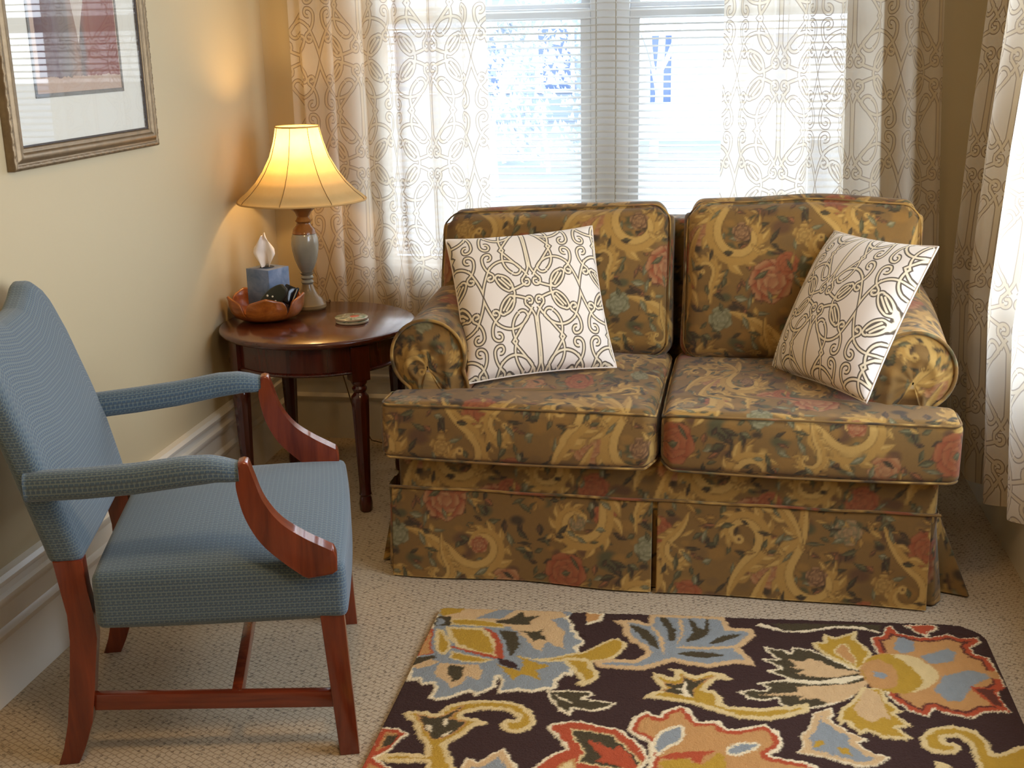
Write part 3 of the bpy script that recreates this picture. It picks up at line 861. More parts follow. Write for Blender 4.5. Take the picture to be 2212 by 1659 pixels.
# back cushions, leaning
def back_cushion(x0, x1, ztl, ztr, off, seed, hump):
    cx, hx = (x0+x1)/2, (x1-x0)/2; hz = 0.245; hy = 0.088
    lean = R(11)
    def place(P, U):
        x, y, z = P[:, 0], P[:, 1], P[:, 2]+hz
        # top line, slightly crowned and soft at the corners
        t = (x/hx+1)/2
        topz = ztl*(1-t)+ztr*t-0.535+hump*np.exp(-((t-0.55)/0.25)**2)
        z = z*topz/(2*hz)
        cor = np.clip((np.abs(U[:, 0])-0.86)/0.14, 0, 1)**2*np.clip((U[:, 2]-0.80)/0.2, 0, 1)
        z = z-0.022*cor
        x = x*(1-0.018*np.clip(U[:, 2], 0, 1)**3)
        yy = 0.545+y*math.cos(lean)+z*math.sin(lean)
        zz = 0.535+z*math.cos(lean)*1.01-y*math.sin(lean)
        return np.stack([cx+x, yy, zz], 1)
    P, F, U, UV = rbox(hx, hy, hz, 0.060, H, (0, 0.062, 0.010), 0.75)
    UV = UV.copy()
    P = P+np.stack([wav(P, seed, 0.003, 12), wav(P, seed+1, 0.005, 10), wav(P, seed+2, 0.003, 12)], 1)
    o = mesh_np('back_cushion', place(P, U), F, m_tap, sofa, tap=tapc(UV, off))
    lp = loop_xy(hx-0.010, hz-0.010, 0.055)
    Q = np.stack([lp[:, 0], np.full(len(lp), -hy+0.019), lp[:, 1]], 1)
    Un = np.stack([lp[:, 0]/hx, np.full(len(lp), -1.0), lp[:, 1]/hz], 1)
    V, Fq = tube_arr(place(Q, Un), 0.0026, 7, True)
    mesh_np('piping', V, Fq, m_tap, o, tap=tapc(V[:, [0, 2]], (0.3, 0.1))*1.0)
    return o
back_cushion(-0.715, 0.022, 0.985, 1.020, (0.12, 0.26), 41, 0.0)
back_cushion(0.050, 0.755, 1.022, 1.020, (0.52, 0.30), 51, 0.016)
tap_rbox('back_frame', (0.735, 0.085, 0.36), 0.05, (0, 0, 0), lambda P, U: P+np.array([0.022, 0.825, 0.585]), (0.0, 0.0), h=0.008)

# rolled arms
def arm(sg, cx, off):
    rc, zc, rr = cx, 0.642, 0.108
    ring = [(cx-sg*0.125, 0.24), (cx-sg*0.122, 0.40), (cx-sg*0.118, 0.50), (cx-sg*0.115, 0.57)]
    for k in range(0, 60):
        a = 200-k*(260/59.0)
        ring.append((cx-sg*rr*math.cos(R(180-a)) if False else cx+sg*rr*math.cos(R(a)), zc+rr*math.sin(R(a))))
    ring += [(cx+sg*0.050, 0.50), (cx+sg*0.055, 0.40), (cx+sg*0.060, 0.24)]
    ring = np.array(ring)
    d = np.r_[0, np.cumsum(np.linalg.norm(np.diff(ring, axis=0), axis=1))]
    s = np.linspace(0, d[-1], 150); rx, rz = np.interp(s, d, ring[:, 0]), np.interp(s, d, ring[:, 1])
    ys = np.linspace(0.078, 0.80, 170)
    P = np.zeros((150, 170, 3)); P[..., 0] = rx[:, None]; P[..., 1] = ys[None]; P[..., 2] = rz[:, None]
    yt = (ys-0.078)/0.72
    grow = 1+0.10*smooth01(yt*1.4)-0.035*np.exp(-(yt/0.03)**2)
    P[..., 0] = cx+(P[..., 0]-cx)*grow; P[..., 2] = zc+(P[..., 2]-zc)*np.where(P[..., 2] > zc, grow, 1)
    P[..., 2] += np.where(rz[:, None] > 0.5, 0.030*smooth01(yt)[None], 0)
    # gathers near the front
    pl = 0.0022*np.sin(s*110)[:, None]*np.exp(-(yt/0.09)**2)[None]
    P[..., 2] += pl
    uv = np.stack([np.repeat(s[:, None], 170, 1), np.repeat(ys[None], 150, 0)], -1).reshape(-1, 2)[:, ::-1]
    o = mesh_np('arm', P.reshape(-1, 3), grid_faces(150, 170, closed_u=True), m_tap, sofa, tap=tapc(uv, off))
    # pleated fan front
    nr, na = 26, 150
    rho = np.linspace(0.02, 1, nr); A = np.zeros((nr, na, 3))
    cz = 0.615
    for i, q in enumerate(rho):
        A[i, :, 0] = cx+(rx-cx)*q*0.985; A[i, :, 2] = cz+(np.maximum(rz, 0.40)-cz)*q*0.985
        A[i, :, 1] = 0.078-0.018*(1-q**2.5)+0.0035*np.sin(s*70+q)*0.5*(q > 0.12)*(1-q*0.3)*math.sin(math.pi*min(1, q*1.05))-0.008*math.exp(-((q-0.55)/0.12)**2)
    uv2 = np.stack([s[None]*0.8+0*rho[:, None], 0.12*rho[:, None]+0*s[None]], -1).reshape(-1, 2)
    V = A.reshape(-1, 3)
    gq = grid_faces(nr, na, closed_v=True)
    mesh_np('arm_front', V, gq if sg < 0 else gq[:, ::-1], m_tap, o, tap=tapc(V[:, [0, 2]]*1.15, off))
    bm = bmesh.new(); bm.from_mesh(o.data)
    bm.faces.ensure_lookup_table(); f = max(bm.faces, key=lambda q: q.calc_center_median().z)
    if f.normal.z < 0: bmesh.ops.reverse_faces(bm, faces=bm.faces)
    bm.to_mesh(o.data); bm.free()
    keep = rz > 0.42
    Q = np.stack([cx+(rx[keep]-cx)*1.0, np.full(keep.sum(), 0.072), rz[keep]], 1)[::2]
    V, Fq = tube_arr(Q, 0.005, 7, False)
    mesh_np('piping', V, Fq, m_tap, o, tap=tapc(V[:, [0, 2]], (0.3, 0.1))*1.0)
    return o
arm(-1, -0.638, (0.33, 0.02))
arm(1, 0.688, (0.11, 0.40))

# ================================================================ scatter cushions
def scatter(loc, rot, label, uvoff, seed):
    s = 0.222
    n = 70
    g = np.linspace(-1, 1, n+1)
    U, W_ = np.meshgrid(g, g, indexing='ij')
    base = (np.clip(1-U**2, 0, 1)*np.clip(1-W_**2, 0, 1))
    th = 0.082*base**0.45
    pinch = 1-0.045*(1-np.clip(W_**2, 0, 1))*U**2-0.0
    X = s*U*(1-0.05*(1-W_**2)*np.abs(U)**2); Z = s*W_*(1-0.05*(1-U**2)*np.abs(W_)**2)
    wr = wav(np.stack([X, Z, 0*X], -1).reshape(-1, 3), seed, 0.0035, 30).reshape(X.shape)*base**0.3
    Vs, Fs, UVs, Fr = [], [], [], []
    for k, sg in enumerate((-1, 1)):
        P = np.stack([X, sg*th*(1.12 if sg < 0 else 0.40)+wr*0.8, Z], -1).reshape(-1, 3)
        q = grid_faces(n+1, n+1)
        Vs.append(P); Fs.append(q if sg < 0 else q[:, ::-1]); UVs.append(np.stack([X+uvoff[0], Z+uvoff[1]], -1).reshape(-1, 2))
        Fr.append(np.full(len(P), 1.0 if sg < 0 else 0.0))
    V = np.concatenate(Vs); F = np.concatenate([Fs[0], Fs[1]+len(Vs[0])]); UV = np.concatenate(UVs); Fr = np.concatenate(Fr)
    o = empty('throw_pillow', loc, 0, label, 'pillow', 'scroll print throw pillows')
    o.rotation_mode = 'XYZ'
    M = Matrix.Rotation(rot[0], 4, 'Z') @ Matrix.Rotation(rot[1], 4, 'X') @ Matrix.Rotation(rot[2], 4, 'Y')
    o.matrix_world = Matrix.Translation(loc) @ M
    c = mesh_np('cover', V, F, m_cush, o, puv=UV)
    a = c.data.attributes.new('front', 'FLOAT', 'POINT'); a.data.foreach_set('value', Fr.astype(np.float32))
    pts = []
    t = np.linspace(-1, 1, 40)
    for (x, z) in [(t, -1+0*t), (1+0*t, t), (-t, 1+0*t), (-1+0*t, -t)]:
        pts += [(s*a_*(1-0.05*(1-b_*b_)*a_*a_), 0, s*b_*(1-0.05*(1-a_*a_)*b_*b_)) for a_, b_ in zip(x[:-1], z[:-1])]
    V, Fq = tube_arr(np.array(pts), 0.0030, 6, True)
    mesh_np('seam', V, Fq, plain('pillow_seam_cloth', srgb(232, 218, 202), 0.9), o)
    return o
scatter((1.134, -0.968, 0.763), (0.31, -0.531, -0.055), 'square scroll print pillow standing upright against the sofa back beside the table', (0.004, -0.008), 3)
scatter((2.037, -1.026, 0.764), (-1.052, -0.488, -0.044), 'square scroll print pillow turned sideways against the sofa arm by the curtains', (0.02, 0.0), 8)

# ================================================================ round side table
TX_, TY_, TZ_ = 0.335, -0.55, 0.600
tb = empty('side_table', (TX_, TY_, 0), 0, 'round mahogany side table with fluted legs in the corner beside the sofa', 'table')
lathe('table_top', [(0.0001, 0.572), (0.300, 0.572), (0.312, 0.574), (0.326, 0.579), (0.3315, 0.586), (0.3325, 0.591), (0.330, 0.596), (0.322, 0.6), (0.0001, 0.6)], m_mahog_top, tb, 96, closed_top=False)
lathe('apron', [(0.285, 0.482), (0.304, 0.482), (0.308, 0.487), (0.304, 0.492), (0.298, 0.495), (0.298, 0.5725), (0.285, 0.5725), (0.285, 0.482)], m_mahog, tb, 96, closed_top=False)
for k in range(4):
    a = R(-47+90*k)
    lx, ly = 0.292*math.cos(a), 0.292*math.sin(a)
    bm = bmesh.new()
    for (da, r0, r1) in ((R(5.9), 0.262, 0.312),):
        pr = [(r1*math.cos(a+t), r1*math.sin(a+t)) for t in np.linspace(-da, da, 7)]+[(r0*math.cos(a+t), r0*math.sin(a+t)) for t in np.linspace(da, -da, 7)]
        bm_prism(bm, pr, 'xy', 0.455, 0.5718, 0.002)
    leg = bm_obj('leg', bm, m_mahog, tb, True, 30)
    fl = lambda an, z: 1-0.06*abs(math.sin(an*5)) if 0.10 < z < 0.385 else 1.0
    lathe('turned_shaft', [(0.001, 0.0), (0.017, 0.0), (0.0215, 0.006), (0.0225, 0.03), (0.020, 0.048), (0.0175, 0.056), (0.0215, 0.062), (0.0195, 0.070), (0.0195, 0.101), (0.0200, 0.11), (0.0245, 0.24), (0.0290, 0.36), (0.0300, 0.384), (0.0300, 0.387), (0.0285, 0.402), (0.022, 0.410), (0.0185, 0.416), (0.0240, 0.424), (0.0250, 0.430), (0.0200, 0.438), (0.0260, 0.448), (0.0270, 0.456)], m_mahog, leg, 40, (lx, ly, 0.0), closed_top=False, flute=fl)

# ================================================================ table lamp
LX, LY = 0.236, -0.352
lamp = empty('table_lamp', (LX, LY, TZ_+0.001), 0, 'lit table lamp with parchment bell shade and grey ceramic urn body', 'lamp')
def ceramic(name, c1, c2, rough=0.15):
    b = NB(name); n_ = b.noise(b.coord(), 14, 5, 0.6)
    return b.done(b.bsdf(b.mix(n_, c1, c2), rough, Coat_Weight=0.5))
m_cer = ceramic('grey_ceramic', srgb(128, 126, 116), srgb(162, 158, 142)); m_foot = ceramic('tan_glaze', srgb(112, 92, 58), srgb(150, 126, 84), 0.4); m_brz = ceramic('brown_glaze', srgb(96, 58, 26), srgb(150, 96, 44), 0.25)
lathe('lamp_foot', [(0.001, 0.0), (0.058, 0.0), (0.062, 0.006), (0.061, 0.016), (0.054, 0.022), (0.050, 0.034), (0.034, 0.050), (0.024, 0.070), (0.019, 0.088), (0.001, 0.09)], m_foot, lamp, 48, closed_top=False)
lathe('lamp_neck', [(0.001, 0.0885), (0.019, 0.0885), (0.023, 0.096), (0.018, 0.104), (0.024, 0.112), (0.019, 0.120), (0.026, 0.129), (0.001, 0.131)], m_cer, lamp, 40, closed_top=False)
lathe('lamp_body', [(0.001, 0.1315), (0.020, 0.1315), (0.030, 0.150), (0.040, 0.178), (0.0465, 0.208), (0.0485, 0.232), (0.0465, 0.256), (0.042, 0.268), (0.001, 0.269)], m_cer, lamp, 56, closed_top=False, label='grey glazed urn')
lathe('lamp_collar', [(0.001, 0.2695), (0.042, 0.2695), (0.038, 0.285), (0.026, 0.298), (0.024, 0.306), (0.029, 0.313), (0.024, 0.320), (0.021, 0.328), (0.030, 0.345), (0.046, 0.358), (0.052, 0.362), (0.050, 0.367), (0.020, 0.368), (0.001, 0.368)], m_brz, lamp, 48, closed_top=False, label='brown glazed flared collar')
lathe('lamp_socket', [(0.001, 0.3685), (0.012, 0.3685), (0.012, 0.395), (0.016, 0.40), (0.016, 0.425), (0.001, 0.427)], plain('socket_brass', srgb(120, 84, 40), 0.35, Metallic=0.8), lamp, 24, closed_top=False)
# bell shade
def shade_mat():
    b = NB('parchment_shade'); o = b.coord()
    n_ = b.noise(o, 12, 5, 0.65); c = b.mix(n_, srgb(222, 192, 132), srgb(245, 226, 178))
    d = b.n('ShaderNodeBsdfDiffuse'); b.put(d.inputs[0], c)
    t = b.n('ShaderNodeBsdfTranslucent'); b.put(t.inputs[0], b.mix(n_, srgb(236, 196, 120), srgb(250, 224, 160)))
    ms = b.n('ShaderNodeMixShader'); ms.inputs[0].default_value = 0.5
    b.t.links.new(d.outputs[0], ms.inputs[1]); b.t.links.new(t.outputs[0], ms.inputs[2])
    return b.done(ms.outputs[0])
m_shade = shade_mat(); m_seam = plain('shade_trim_cloth', srgb(120, 88, 44), 0.7); m_gimp = plain('shade_band_cloth', srgb(196, 156, 96), 0.7)
SZ0, SZ1 = 0.386, 0.638
def shade_r(t):      # t 0 bottom .. 1 top
    return np.interp(t, [0, 0.04, 0.12, 0.25, 0.4, 0.6, 0.8, 0.95, 1.0], [0.226, 0.220, 0.193, 0.160, 0.132, 0.104, 0.087, 0.078, 0.076])
NP_ = 8
def shade_pt(a, t, dr=0.0):
    r_ = shade_r(t)+dr
    k = (a*NP_/(2*math.pi)) % 1.0
    r_ = r_*(1-0.018*(1-(2*k-1)**2)*1.0)*(1+0.0)
    drop = -0.010*(1-np.abs(2*k-1)**2)*0+0
    return r_*math.cos(a), r_*math.sin(a), SZ0+(SZ1-SZ0)*t
na, nt_ = 192, 40
V = np.array([shade_pt(2*math.pi*i/na, j/nt_) for i in range(na) for j in range(nt_+1)])
sh = mesh_np('lamp_shade', V, grid_faces(na, nt_+1, closed_u=True), m_shade, lamp, label='cream parchment bell shade with dark seams')
for k in range(NP_):
    a = 2*math.pi*k/NP_
    tube('shade_seam', np.array([shade_pt(a+1e-4, t, 0.0010) for t in np.linspace(0, 1, 30)]), 0.0012, m_seam, sh, 6)
for t in (0.0, 1.0):
    tube('shade_band', np.array([shade_pt(2*math.pi*i/96, t, 0.0006) for i in range(96)]), 0.0032, m_gimp, sh, 6, True)
bulb = lathe('bulb', [(0.001, 0.428), (0.013, 0.43), (0.014, 0.47), (0.028, 0.505), (0.030, 0.530), (0.022, 0.560), (0.001, 0.570)], emis_mat('lit_bulb_glass', (1.0, 0.62, 0.26, 1), 30.0), lamp, 24, closed_top=False)
pl = bpy.data.lights.new('bulb_light', 'POINT'); pl.energy = 27.0; pl.color = (1.0, 0.60, 0.23); pl.shadow_soft_size = 0.034
plo = bpy.data.objects.new('bulb_light', pl); plo.location = (LX, LY, TZ_+0.572); C.objects.link(plo)
bulb.visible_shadow = True
# cord down behind the table
cord = tube('lamp_cord', np.array([(0.263, -0.285, 0.6035), (0.264, -0.24, 0.6035), (0.266, -0.212, 0.6035), (0.268, -0.200, 0.590), (0.270, -0.197, 0.56), (0.28, -0.18, 0.35), (0.315, -0.15, 0.16), (0.37, -0.12, 0.03), (0.44, -0.10, 0.006), (0.55, -0.07, 0.005), (0.60, -0.04, 0.03)]), 0.0025, plain('cord_plastic', srgb(120, 96, 60), 0.5), seg=8)
tag(cord, 'thin brown lamp cord trailing from the round table to the floor', 'cord')

# ================================================================ bowl and what lies in it
BX, BY = 0.143, -0.520
bowl = empty('wooden_bowl', (BX, BY, TZ_+0.001), R(-34), 'carved orange wooden bowl with a petal cut rim on the round table', 'bowl')
na, nr = 160, 26
prof = [(0.0, 0.004), (0.060, 0.004), (0.085, 0.006), (0.108, 0.016), (0.122, 0.034), (0.128, 0.055), (0.130, 0.075), (0.137, 0.095)]
pr_ = np.array(prof); dl = np.r_[0, np.cumsum(np.linalg.norm(np.diff(pr_, axis=0), axis=1))]; dl /= dl[-1]
def bowl_top(a):
    k = (a*5/(2*math.pi)) % 1.0           # petals
    d_ = min(k, 1-k)
    return 0.60+0.27*(1-math.exp(-(d_/0.05)**1.4))+0.26*max(0, (d_-0.02))
V = []
for side_, th_ in ((0, 0.0), (1, 0.006)):
    for i in range(na):
        a = 2*math.pi*i/na; top = min(1.0, bowl_top(a))
        for j in range(nr):
            t = top*j/(nr-1)
            r_ = np.interp(t, dl, pr_[:, 0]); z_ = np.interp(t, dl, pr_[:, 1])
            if side_: r_ = max(0.0, r_-th_*min(1, r_/0.05)); z_ = z_+(th_ if r_ < 0.09 else th_*0.3)
            V.append((r_*math.cos(a), r_*math.sin(a), z_-(0.004 if side_ == 0 else 0.003)+0.0))
V = np.array(V); n_ = na*nr
g = grid_faces(na, nr, closed_u=True)
rim = [((i*nr+nr-1), ((i+1) % na)*nr+nr-1, ((i+1) % na)*nr+nr-1+n_, i*nr+nr-1+n_) for i in range(na)]
mesh_np('bowl_wall', V, np.concatenate([g, g[:, ::-1]+n_, np.array(rim)]), m_bowl, bowl)
# tissue box
def tb_mat():
    b = NB('blue_tissue_card'); o = b.coord()
    n_ = b.noise(o, 18, 4, 0.6, 0.8); n2 = b.noise(o, 60, 2)
    c = b.ramp(b.math('ADD', b.math('MULTIPLY', n_, 0.9), b.math('MULTIPLY', n2, 0.1)), [(0.35, srgb(82, 106, 142)), (0.62, srgb(124, 140, 172)), (0.8, srgb(150, 150, 172))])
    return b.done(b.bsdf(c, 0.45))
tbx = empty('tissue_box', (0.156, -0.522, TZ_+0.0155), R(-22), 'blue cube tissue box standing in the wooden bowl', 'tissue box')
bm = bmesh.new(); bm_box(bm, -0.051, 0.051, -0.051, 0.051, 0.0, 0.164, 0.0015)
bm_obj('carton', bm, tb_mat(), tbx, True, 40)
lathe('opening', [(0.001, 0.1653), (0.024, 0.1653), (0.024, 0.1662), (0.001, 0.1662)], plain('dark_slot', srgb(40, 48, 60), 0.8), tbx, 32, closed_top=False)
# tissue: folded sheet
nu, nv = 24, 30
V = []
for i in range(nu+1):
    for j in range(nv+1):
        u = i/nu*2-1; v = j/nv
        wv = np.interp(v, [0, 0.15, 0.45, 0.62, 0.85, 1], [0.016, 0.022, 0.038, 0.034, 0.016, 0.003])
        x = u*wv-0.006+0.012*v*(1 if u > 0 else 0.6); y = 0.013*math.sin(u*4.2+v*2.0)*(1-0.4*v)+0.006*math.sin(v*7+u*3)
        V.append((x, y, v*(0.112-0.012*u*u)+0.004*math.sin(u*5)))
tis = mesh_np('tissue', np.array(V), grid_faces(nu+1, nv+1), plain('white_tissue_paper', srgb(250, 238, 228), 0.9, 0.01), None)
tis.location = (0.154, -0.522, TZ_+0.1825); tis.rotation_euler = (0, R(-4), R(8))
md = tis.modifiers.new('thick', 'SOLIDIFY'); md.thickness = 0.0008
tag(tis, 'white paper tissue pulled up out of the blue box', 'tissue')
# dark oval case with pale dots
def oval(name, loc, rot, L_, W_, T_, mat, label, cat, dots=False):
    o = empty(name, loc, 0, label, cat); o.rotation_euler = rot
    P, F, U, UV = rbox(L_, T_, W_, T_*0.9, 0.004, (0, T_*0.5, 0))
    P[:, 2] *= np.sqrt(np.clip(1-0.86*(P[:, 0]/L_)**2, 0.05, 1))
    mesh_np('body', P, F, mat, o)
    if dots:
        md_ = plain('ivory_dot', srgb(238, 228, 205), 0.5)
        for (dx, dz) in ((0.0, 0.0), (0.017, 0.004), (0.013, -0.014), (-0.004, -0.019), (-0.018, -0.007), (-0.012, 0.013), (0.006, 0.018)):
            s = lathe('dot', [(0.0001, 0.0015), (0.0025, 0.0012), (0.0038, 0.0)], md_, o, 12, closed_top=False)
            s.rotation_euler = (R(90), 0, 0); s.location = (dx-0.010, -T_*1.42, dz)
    return o
m_darkg = plain('dark_olive_leather', srgb(38, 40, 28), 0.4); m_blk = plain('black_gloss_plastic', srgb(16, 16, 20), 0.12)
oval('oval_case', (0.198, -0.602, 0.687), (R(-10), R(-42), R(12)), 0.060, 0.030, 0.007, m_darkg, 'dark olive oval case with pale dots leaning on the tissue box', 'case', True)
gl = empty('folded_sunglasses', (0.232, -0.552, 0.688), 0, 'black glossy folded sunglasses tucked between tissue box and bowl rim', 'sunglasses')
gl.rotation_euler = (R(-18), R(28), R(25))
P, F, U, UV = rbox(0.020, 0.006, 0.032, 0.005, 0.003, (0, 0.003, 0)); mesh_np('lens', P+np.array([0, 0, 0.004]), F, m_blk, gl)
P, F, U, UV = rbox(0.006, 0.011, 0.038, 0.005, 0.003, (0, 0, 0)); mesh_np('temple_arm', P+np.array([0.024, 0.006, 0.002]), F, m_blk, gl)

# coasters
def coaster_mat():
    b = NB('painted_coaster'); o = b.coord(); s_ = b.n('ShaderNodeSeparateXYZ'); b.put(s_.inputs[0], o)
    n_ = b.noise(o, 40, 3, 0.5, 0.6); v = b.voro(o, 34, 'F1', 1)
    base = b.ramp(n_, [(0.35, srgb(86, 112, 104)), (0.5, srgb(190, 190, 170)), (0.65, srgb(104, 134, 104))], 'LINEAR')
    d = b.vmath('LENGTH', b.vmath('SUBTRACT', o, (0.012, 0.0, 0.0)))
    red = b.math('LESS_THAN', b.math('ADD', d, b.math('MULTIPLY', n_, 0.012)), 0.024)
    top = b.math('GREATER_THAN', s_.outputs[2], 0.0078)
    c = b.mix(red, base, srgb(206, 92, 72))
    c = b.mix(top, srgb(196, 186, 168), c)
    return b.done(b.bsdf(c, 0.2, Coat_Weight=0.4))
mc = coaster_mat()
c1 = lathe('coaster', [(0.0001, 0.0), (0.054, 0.0), (0.056, 0.002), (0.056, 0.007), (0.054, 0.0085), (0.0001, 0.0085)], mc, None, 48, closed_top=False)
c1.location = (0.457, -0.555, TZ_+0.0005); tag(c1, 'round coaster lying on the table top under the other coaster', 'coaster', 'coasters on the side table')
c2 = c1.copy(); C.objects.link(c2); c2.location = (0.454, -0.553, TZ_+0.0105); c2.rotation_euler = (0, 0, 0.5)
tag(c2, 'round coaster with red flower, topmost of the two on the table', 'coaster', 'coasters on the side table')

# ================================================================ blue armchair
CA = R(17)
ch = empty('armchair', (0.515, -1.935, 0), CA, 'blue upholstered armchair with open curved cherry wood arms facing the sofa', 'chair')
def ch_rbox(name, dims, r, puff, place, h=0.010, pexp=0.8, label=None):
    P, F, U, UV = rbox(*dims, r, h, puff, pexp)
    return mesh_np(name, place(P, U), F, m_chair, ch, puv=UV, label=label)
# seat
def seat_place(P, U):
    x, y, z = P[:, 0]+0.055, P[:, 1], P[:, 2]+0.392
    taper = np.interp(x, [-0.22, 0.31], [0.90, 1.0])
    z = z+0.014*(U[:, 2] > 0)*(1-U[:, 0]**2)*0+0.0
    z = np.where(U[:, 2] < -0.9, z, z+0.012*np.clip(U[:, 2], 0, 1)*(1-0.5*np.abs(U[:, 1])**3))
    x = x+0.012*(1-U[:, 1]**2)*np.clip(U[:, 0], 0, 1)
    return np.stack([x, y*taper, z], 1)
ch_rbox('seat', (0.262, 0.340, 0.059), 0.016, (0, 0, 0.034), seat_place)
# back: slab with a serpentine crest
def back_place(P, U):
    v = P[:, 1]; av = np.abs(v)/0.295
    crest = np.interp(av, [0, 0.25, 0.5, 0.68, 0.80, 0.91, 1.0], [0.950, 0.951, 0.966, 0.981, 0.984, 0.962, 0.905])
    t = (P[:, 2]/0.24+1)/2
    z = 0.466+t*(crest-0.466)
    lean = np.interp(z, [0.45, 0.52, 0.64, 0.73, 0.85, 0.96, 1.0], [-0.256, -0.270, -0.298, -0.323, -0.360, -0.402, -0.418])
    thick = np.interp(z, [0.42, 0.52, 0.62, 0.75, 1.0], [1.08, 1.02, 0.95, 0.88, 0.8])
    wv = np.interp(z, [0.45, 0.62, 1.0], [0.90, 0.98, 1.0])
    bow = 0.012*av**2
    return np.stack([lean+P[:, 0]*thick, v*wv, z], 1)
ch_rbox('backrest', (0.034, 0.295, 0.24), 0.020, (0.012, 0, 0), back_place)
# arm pads and wooden arm supports
for s in (-1, 1):
    U_ = np.linspace(-0.315, 0.117, 46)
    zt = np.interp(U_, [-0.32, -0.19, -0.09, 0.01, 0.06, 0.085, 0.117], [0.684, 0.690, 0.697, 0.709, 0.709, 0.704, 0.695])
    zb = np.interp(U_, [-0.32, -0.19, -0.09, 0.01, 0.073, 0.117], [0.622, 0.628, 0.636, 0.650, 0.657, 0.655])
    hw = np.interp(U_, [-0.32, -0.25, -0.1, 0.05, 0.09, 0.117], [0.024, 0.026, 0.029, 0.032, 0.029, 0.023])
    cv = np.interp(U_, [-0.32, -0.2, 0.0, 0.117], [0.283, 0.300, 0.325, 0.333])*s
    nr = 36; V = []
    for i in range(len(U_)):
        for k in range(nr):
            a = 2*math.pi*k/nr; c_, s_ = math.cos(a), math.sin(a)
            V.append((U_[i], cv[i]+hw[i]*math.copysign(abs(c_)**0.65, c_), (zt[i]+zb[i])/2+(zt[i]-zb[i])/2*math.copysign(abs(s_)**0.72, s_)))
    V = np.array(V); F = grid_faces(len(U_), nr, closed_v=True)
    ringd = np.linspace(0, 0.17, nr); uv = np.stack([np.repeat(U_[:, None], nr, 1), np.repeat(ringd[None], len(U_), 0)], -1).reshape(-1, 2)
    caps = [list(range(nr))[::-1], [(len(U_)-1)*nr+k for k in range(nr)]]
    Fl = [tuple(f) for f in F]+[tuple(c_) for c_ in caps]
    mesh_np('arm_pad', V, Fl, m_chair, ch, puv=uv)
    out = [(0.117, 0.697), (0.127, 0.700), (0.136, 0.697), (0.142, 0.686), (0.146, 0.660), (0.152, 0.635), (0.162, 0.610), (0.176, 0.585), (0.193, 0.563), (0.213, 0.545), (0.237, 0.528), (0.260, 0.513), (0.283, 0.500), (0.298, 0.489), (0.302, 0.480), (0.302, 0.448), (0.291, 0.440), (0.240, 0.434)]
    inn = [(0.213, 0.456), (0.194, 0.476), (0.172, 0.498), (0.150, 0.525), (0.134, 0.552), (0.122, 0.580), (0.114, 0.611), (0.110, 0.640), (0.111, 0.668)]
    def spl(P, n=4):
        P = np.array(P, float); Q = np.vstack([2*P[0]-P[1], P, 2*P[-1]-P[-2]]); o_ = []
        for i in range(1, len(Q)-2):
            p0, p1, p2, p3 = Q[i-1:i+3]
            for t in np.arange(n)/n: o_.append(tuple(0.5*((2*p1)+(-p0+p2)*t+(2*p0-5*p1+4*p2-p3)*t*t+(-p0+3*p1-3*p2+p3)*t**3)))
        o_.append(tuple(P[-1])); return o_
    out = out[:3]+spl([out[2], out[4], out[6], out[8], out[10], out[12], (0.297, 0.492)], 6)[1:]+out[14:]
    inn = spl([out[-1], (0.194, 0.474), (0.150, 0.522), (0.122, 0.580), (0.110, 0.640), (0.111, 0.668)], 5)[1:]
    v0, v1 = (0.310*s, 0.352*s)
    bm = bmesh.new(); bm_prism(bm, out+inn, 'xz', min(v0, v1), max(v0, v1), 0.005, 3)
    bm_obj('arm_support', bm, m_cherry, ch, True, 50, label='curved glossy cherry wood arm support')
    # legs
    bm = bmesh.new()
    A = [(0.257, 0.356), (0.308, 0.356), (0.3235, 0.0), (0.281, 0.0)]
    v0, v1 = 0.290*s, 0.334*s
    bm_prism(bm, A, 'xz', min(v0, v1), max(v0, v1), 0.003, 2)
    bm_obj('leg', bm, m_cherry, ch, True, 40)
    bm = bmesh.new()
    Lf = [(-0.287, 0.478), (-0.278, 0.41), (-0.271, 0.356), (-0.272, 0.297), (-0.281, 0.22), (-0.288, 0.17), (-0.299, 0.10), (-0.314, 0.04), (-0.330, 0.0)]
    Rt = [(-0.286, 0.0), (-0.270, 0.035), (-0.247, 0.10), (-0.235, 0.17), (-0.228, 0.22), (-0.216, 0.297), (-0.217, 0.356), (-0.224, 0.41), (-0.226, 0.478)]
    v0, v1 = 0.236*s, 0.272*s
    bm_prism(bm, Lf+Rt, 'xz', min(v0, v1), max(v0, v1), 0.003, 2)
    bm_obj('leg', bm, m_cherry, ch, True, 40)
    # side stretcher between rear and front leg
    P0, P1 = Vector((-0.240, 0.256*s, 0.142)), Vector((0.285, 0.312*s, 0.132))
    d = (P1-P0); L_ = d.length
    bm = bmesh.new(); bm_box(bm, 0, L_, -0.010, 0.010, -0.019, 0.019, 0.002)
    o = bm_obj('stretcher', bm, m_cherry_h, ch, True, 40)
    o.location = P0; o.rotation_euler = (0, -math.atan2(d.z, math.hypot(d.x, d.y)), math.atan2(d.y, d.x))
bm = bmesh.new(); bm_box(bm, 0.055, 0.077, -0.288, 0.288, 0.120, 0.156, 0.002)
bm_obj('stretcher', bm, m_cherry, ch, True, 40)

